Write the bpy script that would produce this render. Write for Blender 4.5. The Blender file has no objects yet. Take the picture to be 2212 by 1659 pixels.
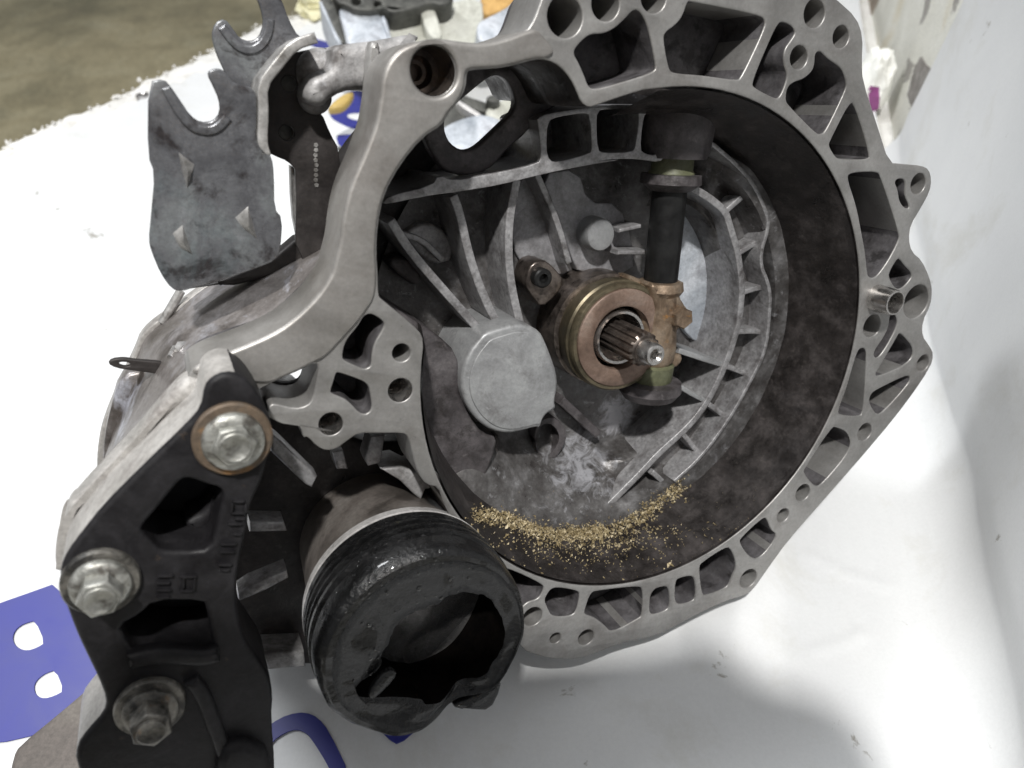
import bpy, bmesh, math, random
from mathutils import Vector, Matrix, noise
from math import sin, cos, pi, radians, sqrt, atan2, hypot
random.seed(7)

# ---------------------------------------------------------------- camera, world, lamps, exposure
IW, IH, FPX = 2212.0, 1659.0, 1671.0          # picture space used for measuring the photograph
PITCH = radians(45)
CAMH = 0.445                                   # camera height above the bench
sc = bpy.context.scene
col = sc.collection
CAMROT = Matrix(((1, 0, 0), (0, sin(PITCH), -cos(PITCH)), (0, cos(PITCH), sin(PITCH))))  # columns right, up, back
CAMLOC = Vector((0, 0, CAMH))
cam_d = bpy.data.cameras.new('camera')
cam = bpy.data.objects.new('camera', cam_d); col.objects.link(cam)
cam_d.sensor_width = 36.0; cam_d.lens = 36.0 * FPX / IW
cam_d.clip_start = 0.01; cam_d.clip_end = 60
cam.matrix_world = Matrix.Translation(CAMLOC) @ CAMROT.to_4x4()
cam_d.dof.use_dof = True; cam_d.dof.focus_distance = 0.40; cam_d.dof.aperture_fstop = 9.0
sc.camera = cam

world = bpy.data.worlds.new('World'); sc.world = world; world.use_nodes = True
bg = world.node_tree.nodes['Background']
# workshop air: pale ceiling above, dark floor below
_wn, _wl = world.node_tree.nodes, world.node_tree.links
_tc = _wn.new('ShaderNodeTexCoord'); _sx = _wn.new('ShaderNodeSeparateXYZ'); _mr = _wn.new('ShaderNodeMapRange')
_wl.new(_tc.outputs['Generated'], _sx.inputs[0]); _wl.new(_sx.outputs['Z'], _mr.inputs[0])
_mr.inputs[1].default_value = -0.12; _mr.inputs[2].default_value = 0.9; _mr.inputs[3].default_value = 0.0; _mr.inputs[4].default_value = 0.58
_wl.new(_mr.outputs[0], bg.inputs[1])
bg.inputs[0].default_value = (0.95, 0.97, 1.0, 1)

def lamp(name, loc, target, size, sizey, power, color):
    l = bpy.data.lights.new(name, 'AREA'); l.shape = 'RECTANGLE'; l.size = size; l.size_y = sizey
    l.energy = power; l.color = color
    o = bpy.data.objects.new(name, l); col.objects.link(o)
    o.location = loc
    o.rotation_euler = (Vector(target) - Vector(loc)).to_track_quat('-Z', 'Y').to_euler()
    return o
KEYDIR = Vector((-0.03, -0.38, 0.92)).normalized()       # towards the main lamp, above and behind the photographer
KEYLOC = Vector((0.05, 0.40, 0.05)) + KEYDIR * 2.1
lamp('ceiling_or_fill_lamp', KEYLOC, (0.05, 0.40, 0.05), 0.08, 0.08, 50, (1.0, 0.985, 0.96))
lamp('ceiling_or_fill_lamp', (-1.0, 0.95, 1.8), (0.1, 0.5, 0.05), 0.3, 0.3, 20, (0.96, 0.98, 1.0))  # added fill lamp, no known source: brightens the wall and metal rims
vs = sc.view_settings
vs.view_transform = 'Standard'; vs.look = 'None'; vs.gamma = 1.0; vs.use_curve_mapping = False; vs.exposure = 0.0
sc.cycles.use_denoising = True
sc.cycles.max_bounces = 5; sc.cycles.diffuse_bounces = 3; sc.cycles.glossy_bounces = 3

# ---------------------------------------------------------------- frames: a plane in camera space and its own axes
class Fr:
    """plane with normal n (camera space, towards the viewer) at distance dist from the camera"""
    def __init__(s, n, dist, opx=None, ocam=None):
        s.N = Vector(n).normalized(); s.D = dist
        up = Vector((0, 1, 0))
        if abs(s.N.dot(up)) > 0.95: up = Vector((0, 0, -1))
        s.a = up.cross(s.N).normalized(); s.b = s.N.cross(s.a)
        s.O = Vector((0, 0, 0))
        s.O = s.hit(*opx, 0) if opx else ocam
        R = Matrix((s.a, s.b, s.N)).transposed()
        s.M = Matrix.Translation(CAMLOC) @ CAMROT.to_4x4() @ Matrix.Translation(s.O) @ R.to_4x4()
    def hit(s, x, y, z):
        r = Vector((x - IW / 2, IH / 2 - y, -FPX))
        return r * ((z - s.D) / s.N.dot(r))
    def P(s, x, y, z=0.0):
        d = s.hit(x, y, z) - s.O
        return Vector((d.dot(s.a), d.dot(s.b), z))
    def hr(s, x, y, h, z):                      # real half width of h picture units
        return (s.P(x - h, y, z) - s.P(x + h, y, z)).length / 2
    def W(s, v): return s.M @ Vector(v)

_vp = Vector((310 - IW / 2, IH / 2 - 210, -FPX))
G = Fr(-_vp, 0.30795, opx=(1439.5, 779.3))      # gearbox: bore centre on the joint face, z towards the viewer
RB = 0.130                                      # bore radius
T_ = Fr((0, cos(PITCH), sin(PITCH)), CAMH, opx=(1106, 829.5))   # bench top, z up

TO = {1: (0, 0, .337), 2: (677.7, 0, .337), 3: (1423.2, 0, .337), 4: (0, 542.2, .337), 5: (677.7, 542.2, .337), 6: (1423.2, 542.2, .337),
      7: (0, 1084.3, .337), 8: (677.7, 1084.3, .337), 9: (1423.2, 1084.3, .337), 'z2': (1084.3, 474.4, .2145), 'z4': (576, 643.8, .1838),
      'q1': (1287.6, 203.3, .2145), 'q2': (1287.6, 677.7, .2145), 'q3': (948.8, 914.9, .2451), 'q4': (271.1, 982.7, .1532),
      'q5': (609.9, 0, .2451), 'q6': (1762, 0, .2034), 'q7': (135.5, 813.2, .2145), 'd': (0, 0, 1)}
def t(k, *pts):
    ox, oy, s = TO[k]
    return [(ox + s * x, oy + s * y) for x, y in pts]

def chaikin(p, n=1, closed=True):
    for _ in range(n):
        q = []
        m = len(p)
        rng = range(m) if closed else range(m - 1)
        if not closed: q.append(p[0])
        for i in rng:
            a, b = Vector(p[i]), Vector(p[(i + 1) % m])
            q.append(a * .75 + b * .25); q.append(a * .25 + b * .75)
        if not closed: q.append(p[-1])
        p = q
    return p

# ---------------------------------------------------------------- materials
MATS = {}
def mk(name, cols, scale=60, detail=6, rough=(.4, .6), metal=0.0, bump=0.1, bscale=300, stain=None, stain2=None, coat=0.0, spec=0.5, dist=0.6, bdist=0.0004, grain=.22, gscale=480):
    m = bpy.data.materials.new(name); m.use_nodes = True
    nt = m.node_tree; N = nt.nodes; L = nt.links
    b = N['Principled BSDF']
    tc = N.new('ShaderNodeTexCoord')
    n1 = N.new('ShaderNodeTexNoise'); n1.inputs['Scale'].default_value = scale; n1.inputs['Detail'].default_value = detail
    n1.inputs['Roughness'].default_value = 0.62; n1.inputs['Distortion'].default_value = dist
    L.new(tc.outputs['Object'], n1.inputs['Vector'])
    cr = N.new('ShaderNodeValToRGB'); e = cr.color_ramp.elements
    while len(e) < len(cols): e.new(0.5)
    for i, (p, c) in enumerate(cols):
        e[i].position = p; e[i].color = (*c, 1)
    L.new(n1.outputs['Fac'], cr.inputs['Fac'])
    out = cr.outputs['Color']
    rsock = None
    for st in (stain, stain2):
        if not st: continue
        scol, ssc, lo, hi, amt = st[:5]
        n2 = N.new('ShaderNodeTexNoise'); n2.inputs['Scale'].default_value = ssc; n2.inputs['Detail'].default_value = 6; n2.inputs['Roughness'].default_value = .68
        n2.inputs['Distortion'].default_value = .4
        mp = N.new('ShaderNodeMapping'); mp.inputs['Location'].default_value = (ssc * .37, 1.3, 2.1)
        L.new(tc.outputs['Object'], mp.inputs['Vector']); L.new(mp.outputs[0], n2.inputs['Vector'])
        mr = N.new('ShaderNodeMapRange'); mr.inputs[1].default_value = lo; mr.inputs[2].default_value = hi; mr.inputs[4].default_value = amt
        L.new(n2.outputs['Fac'], mr.inputs[0])
        mx = N.new('ShaderNodeMix'); mx.data_type = 'RGBA'
        L.new(mr.outputs[0], mx.inputs[0]); L.new(out, mx.inputs[6]); mx.inputs[7].default_value = (*scol, 1)
        out = mx.outputs[2]
    if grain:
        n5 = N.new('ShaderNodeTexNoise'); n5.inputs['Scale'].default_value = gscale; n5.inputs['Detail'].default_value = 4; n5.inputs['Roughness'].default_value = .7
        L.new(tc.outputs['Object'], n5.inputs['Vector'])
        m5 = N.new('ShaderNodeMapRange'); m5.inputs[1].default_value = .3; m5.inputs[2].default_value = .7; m5.inputs[3].default_value = 1 - grain; m5.inputs[4].default_value = 1 + grain
        L.new(n5.outputs['Fac'], m5.inputs[0])
        x5 = N.new('ShaderNodeMix'); x5.data_type = 'RGBA'; x5.blend_type = 'MULTIPLY'; x5.inputs[0].default_value = 1.0
        cc5 = N.new('ShaderNodeCombineColor')
        for q5 in range(3): L.new(m5.outputs[0], cc5.inputs[q5])
        L.new(out, x5.inputs[6]); L.new(cc5.outputs[0], x5.inputs[7]); out = x5.outputs[2]
    L.new(out, b.inputs['Base Color'])
    n3 = N.new('ShaderNodeTexNoise'); n3.inputs['Scale'].default_value = bscale; n3.inputs['Detail'].default_value = 5; n3.inputs['Roughness'].default_value = .65
    L.new(tc.outputs['Object'], n3.inputs['Vector'])
    rr = N.new('ShaderNodeMapRange'); rr.inputs[1].default_value = .3; rr.inputs[2].default_value = .7
    rr.inputs[3].default_value = rough[0]; rr.inputs[4].default_value = rough[1]
    L.new(n1.outputs['Fac'], rr.inputs[0]); L.new(rr.outputs[0], b.inputs['Roughness'])
    bp = N.new('ShaderNodeBump'); bp.inputs['Strength'].default_value = bump; bp.inputs['Distance'].default_value = bdist
    L.new(n3.outputs['Fac'], bp.inputs['Height']); L.new(bp.outputs[0], b.inputs['Normal'])
    b.inputs['Metallic'].default_value = metal
    b.inputs['Coat Weight'].default_value = coat
    b.inputs['Specular IOR Level'].default_value = spec
    MATS[name] = m
    return m

g = lambda v, r=1., gg=1., b=1.: (v * r, v * gg, v * b)
M_FACE = mk('machined aluminium', [(.3, g(.21, 1, .97, .93)), (.5, g(.29, 1, .975, .94)), (.7, g(.36, 1, .98, .95))], 26, rough=(.34, .52), metal=.55, bump=.22, bscale=420, grain=.10,
            stain=(g(.13, 1.08, .96, .88), 24, .52, .70, .5), stain2=((.05, .045, .04), 260, .66, .74, .7))
M_CAST = mk('cast aluminium', [(.3, g(.20, 1, .98, .98)), (.5, g(.32, 1, .98, .97)), (.72, g(.44, 1, .99, .99))], 60, rough=(.45, .65), metal=.3, bump=.5, bscale=420,
            stain=((.06, .05, .045), 32, .50, .64, .75), stain2=((.5, .5, .52), 70, .6, .7, .5))
M_RAW = mk('raw dark casting', [(.3, g(.05, 1.04, .97, 1)), (.5, g(.085, 1.03, .97, 1.01)), (.7, g(.13, 1.02, .98, 1.02))], 70, dist=.1, rough=(.45, .7), metal=.2, bump=.7, bscale=300,
           stain=((.02, .018, .018), 60, .53, .64, .8))
M_ARM = mk('smooth cast aluminium', [(.3, g(.22, 1, .96, .90)), (.5, g(.30, 1, .96, .91)), (.7, g(.36, 1, .97, .93))], 20, rough=(.34, .52), metal=.5, bump=.22, bscale=260, grain=.10,
           stain=((.14, .12, .105), 16, .50, .68, .55))
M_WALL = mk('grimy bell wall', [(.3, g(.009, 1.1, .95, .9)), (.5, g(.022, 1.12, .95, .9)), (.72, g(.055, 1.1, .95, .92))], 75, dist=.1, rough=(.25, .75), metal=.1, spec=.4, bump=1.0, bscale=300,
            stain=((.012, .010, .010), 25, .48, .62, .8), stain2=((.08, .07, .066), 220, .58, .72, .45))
M_RIB = mk('dirty cast rib', [(.3, g(.19, 1.02, .97, .97)), (.5, g(.29, 1, .98, .99)), (.7, g(.38, 1, .99, 1.0))], 120, dist=.1, rough=(.28, .55), metal=.4, bump=.6, bscale=380,
           stain=((.05, .043, .04), 70, .54, .68, .7))
M_PAD = mk('grey floor pad', [(.3, g(.17, 1, .98, 1)), (.5, g(.26, 1, .98, 1.01)), (.7, g(.36, .99, .99, 1.03))], 90, dist=.1, rough=(.34, .6), metal=.35, bump=.5, bscale=320,
           stain=((.06, .052, .05), 45, .54, .70, .7))
M_FLOOR = mk('stained bell floor', [(.3, g(.05, 1.06, .97, .94)), (.5, g(.10, 1.03, .98, .96)), (.72, g(.20, 1, .98, .99))], 85, detail=10, dist=.1, rough=(.22, .62), metal=.35, bump=.8, bscale=260,
             stain=((.34, .34, .35), 150, .60, .68, .6), stain2=((.03, .025, .022), 40, .51, .66, .75))
M_PLATE = mk('dark stained casting', [(.3, g(.035, 1.08, .95, .97)), (.5, g(.07, 1.06, .95, .98)), (.7, g(.12, 1.05, .96, .98))], 80, dist=.1, rough=(.4, .65), metal=.25, bump=.8, bscale=300,
             stain=((.016, .013, .012), 60, .51, .64, .8), stain2=((.17, .155, .155), 120, .62, .70, .5))
M_BOSS = mk('grey boss face', [(.3, g(.22, .98, .99, 1)), (.5, g(.29, .98, .99, 1)), (.7, g(.36, .98, 1, 1.0))], 40, rough=(.36, .6), metal=.35, bump=.45, bscale=240, grain=.12,
            stain=((.15, .145, .145), 60, .54, .68, .7), stain2=((.45, .45, .46), 150, .63, .70, .5))
M_STEEL = mk('bright steel', [(.3, g(.38, 1, .95, .9)), (.6, g(.6, 1, .97, .94))], 120, rough=(.18, .35), metal=.95, bump=.1)
M_DSTEEL = mk('brown oiled steel', [(.3, g(.05, 1.15, .95, .85)), (.6, g(.16, 1.15, .97, .85))], 160, rough=(.25, .45), metal=.8, bump=.2)
M_BRASS = mk('yellow passivated steel', [(.3, (.07, .06, .04)), (.6, (.15, .125, .08))], 90, rough=(.3, .5), metal=.6, bump=.2, stain=((.09, .06, .04), 60, .55, .7, .7))
M_PINK = mk('rubbed bearing face', [(.3, (.12, .08, .06)), (.5, (.19, .13, .10)), (.7, (.25, .19, .155))], 60, rough=(.4, .6), metal=.3, bump=.25,
            stain=((.12, .08, .06), 80, .58, .7, .6))
M_FORK = mk('bronze rusty fork', [(.3, (.11, .075, .05)), (.5, (.22, .16, .11)), (.7, (.31, .25, .19))], 90, rough=(.35, .55), metal=.55, bump=.45, bscale=420,
            stain=((.42, .2, .05), 110, .60, .68, .7), stain2=((.06, .045, .035), 60, .56, .68, .7))
M_BLACK = mk('black shaft', [(.3, g(.005)), (.6, g(.013))], 90, rough=(.3, .45), metal=.0, spec=.25, bump=.2)
M_BUSH = mk('pale green plastic', [(.3, (.07, .075, .04)), (.6, (.14, .145, .085))], 80, rough=(.45, .6), bump=.1, stain=((.06, .06, .03), 60, .5, .7, .7))
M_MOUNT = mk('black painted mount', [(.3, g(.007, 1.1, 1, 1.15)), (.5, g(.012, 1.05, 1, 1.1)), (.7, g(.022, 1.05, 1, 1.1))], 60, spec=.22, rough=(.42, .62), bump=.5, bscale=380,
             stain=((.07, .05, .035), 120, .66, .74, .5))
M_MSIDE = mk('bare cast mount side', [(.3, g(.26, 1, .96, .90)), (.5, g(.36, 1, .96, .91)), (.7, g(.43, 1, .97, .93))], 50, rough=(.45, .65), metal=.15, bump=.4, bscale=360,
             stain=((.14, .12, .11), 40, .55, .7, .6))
M_RUST = mk('rusty washer', [(.3, (.08, .06, .045)), (.5, (.13, .095, .065)), (.7, (.27, .14, .05))], 55, rough=(.5, .75), metal=.3, bump=.6, bscale=600, stain=((.09, .075, .06), 70, .5, .62, .7))
M_BOLT = mk('zinc bolt', [(.3, g(.16, 1, 1, .9)), (.5, g(.29, 1, 1, .92)), (.7, g(.40, 1, 1, .94))], 120, rough=(.3, .5), metal=.6, bump=.6, bscale=500,
            stain=((.07, .06, .05), 130, .5, .62, .8))
M_BOLTD = mk('grimy bolt', [(.3, g(.06, 1, .95, .85)), (.5, g(.13, 1, .95, .85)), (.7, g(.24, 1, .95, .85))], 120, rough=(.35, .55), metal=.5, bump=.6, bscale=500,
             stain=((.20, .10, .035), 110, .58, .7, .7), stain2=((.02, .02, .02), 90, .48, .6, .8))
M_RUB = mk('oily black rubber', [(.3, g(.004)), (.6, g(.009, 1, 1, 1.05)), (.75, g(.02))], 60, rough=(.13, .42), bump=.9, bscale=230, spec=.32, coat=.25, bdist=.0013)
M_BOOTSHADE = mk('matt black boot shade', [(.3, g(.002)), (.6, g(.005, 1.2, 1, .9))], 80, rough=(.6, .9), spec=.0, bump=.6, stain=((.05, .02, .008), 140, .68, .74, .7))  # boot inside blackened in colour so its mouth reads as shaded
M_TUBE = mk('stained output tube', [(.3, (.10, .088, .078)), (.5, (.17, .15, .135)), (.7, (.25, .23, .21))], 30, rough=(.35, .5), metal=.4, bump=.2, stain=((.05, .043, .038), 30, .52, .66, .7))
M_CLAMP = mk('bright clamp band', [(.3, g(.55, 1, .97, .94)), (.6, g(.7, 1, .97, .95))], 80, rough=(.3, .45), metal=.5, bump=.1, stain=((.12, .11, .1), 90, .6, .72, .6))
M_ZINC = mk('worn plated bracket', [(.25, (.07, .07, .076)), (.5, (.13, .132, .14)), (.62, (.17, .18, .185)), (.75, (.24, .24, .255))], 34, rough=(.18, .42), metal=.35, bump=.45, bscale=260,
            stain=((.022, .017, .017), 60, .53, .63, .8), stain2=((.15, .20, .21), 14, .55, .70, .5))
M_SIDEP = mk('brown black side plate', [(.3, g(.014, 1.2, 1, .95)), (.6, g(.032, 1.15, 1, .95))], 60, rough=(.4, .6), metal=.3, bump=.3, stain=((.07, .06, .055), 120, .62, .72, .4))
M_EDGE = mk('bare sheet edge', [(.3, g(.22, 1, .97, .93)), (.6, g(.42, 1, .98, .95))], 90, rough=(.35, .5), metal=.5, bump=.2, stain=((.08, .07, .06), 80, .55, .68, .7))
M_CASE = mk('mottled gear case', [(.3, (.12, .105, .095)), (.5, (.24, .22, .21)), (.7, (.42, .41, .43))], 26, rough=(.3, .5), metal=.5, bump=.35, bscale=260,
            stain=((.55, .56, .62), 30, .56, .66, .75), stain2=((.06, .05, .043), 24, .53, .66, .8))
M_BGCAST = mk('pale background casting', [(.3, (.30, .33, .37)), (.5, (.48, .51, .55)), (.7, (.62, .64, .68))], 30, rough=(.4, .6), metal=.3, bump=.4, stain=((.22, .22, .24), 40, .56, .7, .6))
M_BGCREAM = mk('cream grey casting', [(.3, (.42, .42, .36)), (.6, (.58, .58, .52))], 30, rough=(.5, .7), bump=.3, stain=((.22, .21, .17), 40, .56, .7, .6))
M_BGDARK = mk('dark greasy metal', [(.3, (.03, .03, .028)), (.6, (.10, .10, .09))], 60, rough=(.4, .6), metal=.3, bump=.3)
M_WOOD = mk('ochre timber', [(.3, (.40, .22, .06)), (.6, (.62, .38, .13))], 40, rough=(.5, .7), bump=.3, stain=((.2, .1, .03), 60, .55, .7, .6))
M_BANNER = mk('white vinyl', [(.3, g(.66, .985, .995, 1.0)), (.6, g(.72, .99, 1, 1.0))], 6, rough=(.42, .55), bump=.12, bscale=900, spec=.4,
              stain=((.46, .44, .37), 10, .55, .72, .38), stain2=((.22, .20, .16), 26, .67, .72, .8), grain=.03)
M_BLUE = mk('blue print ink', [(.3, (.026, .030, .20)), (.6, (.034, .039, .24))], 20, rough=(.4, .5), bump=.05, grain=0)
M_SLAB = mk('chipped white bench paint', [(.3, g(.66, 1, .98, .93)), (.6, g(.80, 1, .985, .95))], 25, rough=(.6, .8), bump=.6, bscale=220, stain=((.42, .37, .28), 30, .56, .7, .5))
M_CONC = mk('olive concrete floor', [(.3, (.32, .275, .165)), (.5, (.42, .365, .225)), (.7, (.50, .45, .30))], 5.0, detail=12, rough=(.55, .8), bump=.5, bscale=40, bdist=.003, gscale=70, grain=.2,
            stain=((.05, .06, .038), 1.1, .45, .7, .7), stain2=((.035, .03, .02), 14, .66, .75, .6))
M_PURPLE = mk('purple print', [(.3, (.20, .045, .16)), (.6, (.25, .06, .20))], 60, rough=(.4, .5), bump=0, grain=0)
M_PAPER = mk('white wrapper', [(.3, g(.74, 1, 1, .94)), (.6, g(.84, 1, 1, .95))], 60, rough=(.5, .6), bump=.1, grain=0)
M_SWARF = mk('brass coloured swarf', [(.3, (.10, .075, .04)), (.5, (.27, .21, .11)), (.68, (.58, .50, .33))], 420, rough=(.35, .6), metal=.1, bump=0, grain=0)
M_SLATE = mk('stained grey slab', [(.3, (.075, .066, .058)), (.5, (.115, .10, .09)), (.7, (.15, .135, .12))], 30, rough=(.6, .8), bump=.5, bscale=260, stain=((.07, .05, .045), 40, .56, .7, .7))

def wall_material():
    m = mk('peeling cream wall', [(.3, (.60, .59, .52)), (.5, (.70, .69, .62)), (.7, (.76, .755, .70))], 9, rough=(.6, .8), bump=.5, bscale=60, bdist=.002,
           stain=((.52, .42, .22), 7, .52, .68, .6), stain2=((.27, .25, .23), 11, .60, .625, .9))
    return m
M_PLASTER = wall_material()
def bloom(m, spots, colr):
    nt = m.node_tree; N = nt.nodes; L = nt.links; b = N['Principled BSDF']
    src = b.inputs['Base Color'].links[0].from_socket
    tc = N.new('ShaderNodeTexCoord')
    ns = N.new('ShaderNodeTexNoise'); ns.inputs['Scale'].default_value = 95; ns.inputs['Detail'].default_value = 8; ns.inputs['Roughness'].default_value = .72; ns.inputs['Distortion'].default_value = 1.2
    L.new(tc.outputs['Object'], ns.inputs['Vector'])
    for c, r, amt in spots:
        d = N.new('ShaderNodeVectorMath'); d.operation = 'DISTANCE'; L.new(tc.outputs['Object'], d.inputs[0]); d.inputs[1].default_value = c
        mr = N.new('ShaderNodeMapRange'); mr.inputs[1].default_value = r; mr.inputs[2].default_value = r * .15; mr.inputs[3].default_value = -.28; mr.inputs[4].default_value = .16
        L.new(d.outputs['Value'], mr.inputs[0])
        ad = N.new('ShaderNodeMath'); ad.operation = 'ADD'; L.new(ns.outputs['Fac'], ad.inputs[0]); L.new(mr.outputs[0], ad.inputs[1])
        m2 = N.new('ShaderNodeMapRange'); m2.inputs[1].default_value = .46; m2.inputs[2].default_value = .64; m2.inputs[4].default_value = amt; L.new(ad.outputs[0], m2.inputs[0])
        mx = N.new('ShaderNodeMix'); mx.data_type = 'RGBA'; L.new(m2.outputs[0], mx.inputs[0]); L.new(src, mx.inputs[6]); mx.inputs[7].default_value = (*colr, 1); src = mx.outputs[2]
    L.new(src, b.inputs['Base Color'])
bloom(M_FLOOR, [(G.P(1225, 1010, -.078), .050, .9), (G.P(1330, 900, -.082), .028, .85), (G.P(1180, 1105, -.06), .03, .7), (G.P(1560, 1000, -.05), .03, .6)], (.36, .36, .38))

# ---------------------------------------------------------------- object helpers
PENDING = []
def setm(me, m):
    for x in (m if isinstance(m, (list, tuple)) else [m]): me.materials.append(x)
def obj(name, me, parent=None, m=None, smooth=.7):
    if m is not None and not me.materials: setm(me, m)
    o = bpy.data.objects.new(name, me); col.objects.link(o)
    if parent is not None: o.parent = parent
    if smooth is not None and len(me.polygons):
        me.shade_smooth(); me.set_sharp_from_angle(angle=smooth)
    return o
def tag(o, label=None, cat=None, kind=None, group=None):
    if label: o['label'] = label
    if cat: o['category'] = cat
    if kind: o['kind'] = kind
    if group: o['group'] = group
    return o
def empty(name, M):
    o = bpy.data.objects.new(name, None); o.empty_display_size = .02; col.objects.link(o); o.matrix_world = M
    return o
def mesh(name, V, Fc):
    me = bpy.data.meshes.new(name); me.from_pydata([tuple(v) for v in V], [], Fc); me.update(); return me

def plate(name, parent, m, loops, z0, z1, bevel=.001, after=None, tilt=None, bres=2):
    """slab between heights z0 < z1 from 2D loops (first the outline, then the holes), with rounded edges"""
    cu = bpy.data.curves.new(name, 'CURVE'); cu.dimensions = '2D'; cu.fill_mode = 'BOTH'
    bevel = min(bevel, (z1 - z0) * .45)
    cu.extrude = (z1 - z0) / 2 - bevel; cu.bevel_depth = bevel; cu.bevel_resolution = bres; cu.offset = -bevel
    for lp in loops:
        sp = cu.splines.new('POLY'); sp.points.add(len(lp) - 1); sp.use_cyclic_u = True
        for i, p in enumerate(lp): sp.points[i].co = (p[0], p[1], 0, 1)
    tmp = bpy.data.objects.new('tmp', cu); col.objects.link(tmp)
    me0 = bpy.data.meshes.new(name)
    o = bpy.data.objects.new(name, me0); col.objects.link(o)
    if parent is not None: o.parent = parent
    PENDING.append((o, tmp, m, (z0 + z1) / 2, after, tilt))
    return o
def finish_plates():
    dg = bpy.context.evaluated_depsgraph_get()
    for o, tmp, m, zc, after, tilt in PENDING:
        me = bpy.data.meshes.new_from_object(tmp.evaluated_get(dg))
        me.materials.clear(); setm(me, m)
        for v in me.vertices:
            v.co.z += zc
            if tilt: v.co.z += tilt(v.co.x, v.co.y)
        me.name = o.name
        bm = bmesh.new(); bm.from_mesh(me); bmesh.ops.remove_doubles(bm, verts=bm.verts, dist=1e-6); bmesh.ops.recalc_face_normals(bm, faces=bm.faces); bm.to_mesh(me); bm.free()
        if after: after(me)
        for p in me.polygons:
            if p.material_index >= len(me.materials): p.material_index = 0
        me.shade_smooth(); me.set_sharp_from_angle(angle=.75)
        old = o.data; o.data = me; bpy.data.meshes.remove(old)
        cu = tmp.data; bpy.data.objects.remove(tmp); bpy.data.curves.remove(cu)
    PENDING.clear()

def L2(fr, pts, z, n=1):                        # picture points -> smoothed 2D loop on plane z
    return [tuple(v) for v in chaikin([fr.P(x, y, z).xy for x, y in pts], n)] if n else [tuple(fr.P(x, y, z).xy) for x, y in pts]
def circ(c, r, n=32, ph=0.0):
    return [(c[0] + r * cos(2 * pi * i / n + ph), c[1] + r * sin(2 * pi * i / n + ph)) for i in range(n)]
def strip_loop(pts, w):                         # closed loop around an open 2D polyline of width w
    L, R = [], []
    for i, p in enumerate(pts):
        a = Vector(pts[max(i - 1, 0)]); b = Vector(pts[min(i + 1, len(pts) - 1)])
        d = (b - a).normalized(); n = Vector((-d.y, d.x)) * w / 2
        L.append(tuple(Vector(p) + n)); R.append(tuple(Vector(p) - n))
    return L + R[::-1]

def lathe(name, parent, m, p0, axis, prof, seg=48, jit=None, close=False, start=True):
    """prof: (t along axis, radius)"""
    ax = Vector(axis).normalized(); u = ax.orthogonal().normalized(); v = ax.cross(u)
    V, Fc = [], []
    for tt, r in prof:
        for i in range(seg):
            a = 2 * pi * i / seg
            d = u * cos(a) + v * sin(a)
            rr, dz = (r, 0.0) if jit is None else jit(tt, r, a)
            V.append(Vector(p0) + ax * (tt + dz) + d * rr)
    for j in range(len(prof) - 1):
        for i in range(seg):
            k = (i + 1) % seg
            Fc.append((j * seg + i, j * seg + k, (j + 1) * seg + k, (j + 1) * seg + i))
    if prof[0][1] > 1e-6 and start: Fc.append(tuple(range(seg))[::-1])
    if prof[-1][1] > 1e-6 and not close: Fc.append(tuple(range((len(prof) - 1) * seg, len(prof) * seg)))
    me = mesh(name, V, Fc)
    bm = bmesh.new(); bm.from_mesh(me); bmesh.ops.recalc_face_normals(bm, faces=bm.faces); bm.to_mesh(me); bm.free()
    return obj(name, me, parent, m)

def ngon(c, r, n, ph=0.): return circ(c, r, n, ph)

# ---------------------------------------------------------------- the setting: floor, bench, banner, wall
me = mesh('floor', [(-6, -4, -.78), (6, -4, -.78), (6, 9, -.78), (-6, 9, -.78)], [(0, 1, 2, 3)])
tag(obj('floor', me, None, M_CONC), 'olive brown worn concrete floor far below the bench', 'floor', 'structure')

# wall foot line on the bench
LA = T_.P(2150, 1640, 0); LB = T_.P(1930, 350, 0)
ldir = (LB - LA).normalized(); lnrm = Vector((-ldir.y, ldir.x, 0))      # lnrm points left, onto the bench
if lnrm.x > 0: lnrm = -lnrm
def LW(u, v, z=0): return LB + ldir * u + lnrm * v + Vector((0, 0, z))

edge_px = [(-420, 560), (-200, 430), (0, 318), (55, 292), (110, 262), (170, 240), (236, 214), (290, 186), (330, 164), (400, 134), (465, 104), (552, 57), (640, 30), (720, -15), (860, -90), (1100, -220)]
edge = []
for i in range(len(edge_px) - 1):
    a, b = T_.P(*edge_px[i]), T_.P(*edge_px[i + 1]); n = max(2, int((b - a).length / .006))
    for k in range(n):
        p = a.lerp(b, k / n); j = noise.noise(Vector((p.x * 60, p.y * 60, 0))) * .006 + noise.noise(Vector((p.x * 190, p.y * 190, 3))) * .003
        edge.append((p.x - j, p.y + j))
bench_loop = edge + [tuple(LW(1.3, -.02).xy), tuple(LW(-(LB - LA).length - .10, -.02).xy), tuple(LW(-1.05, .1).xy), tuple(LW(-1.05, 1.2).xy), tuple(T_.P(-700, 1500).xy)]
bench = plate('workbench', None, M_SLAB, [bench_loop], -.05, -.002, .003)
bench.matrix_world = T_.M
tag(bench, 'white painted workbench slab with chipped crumbling edge', 'workbench')

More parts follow.
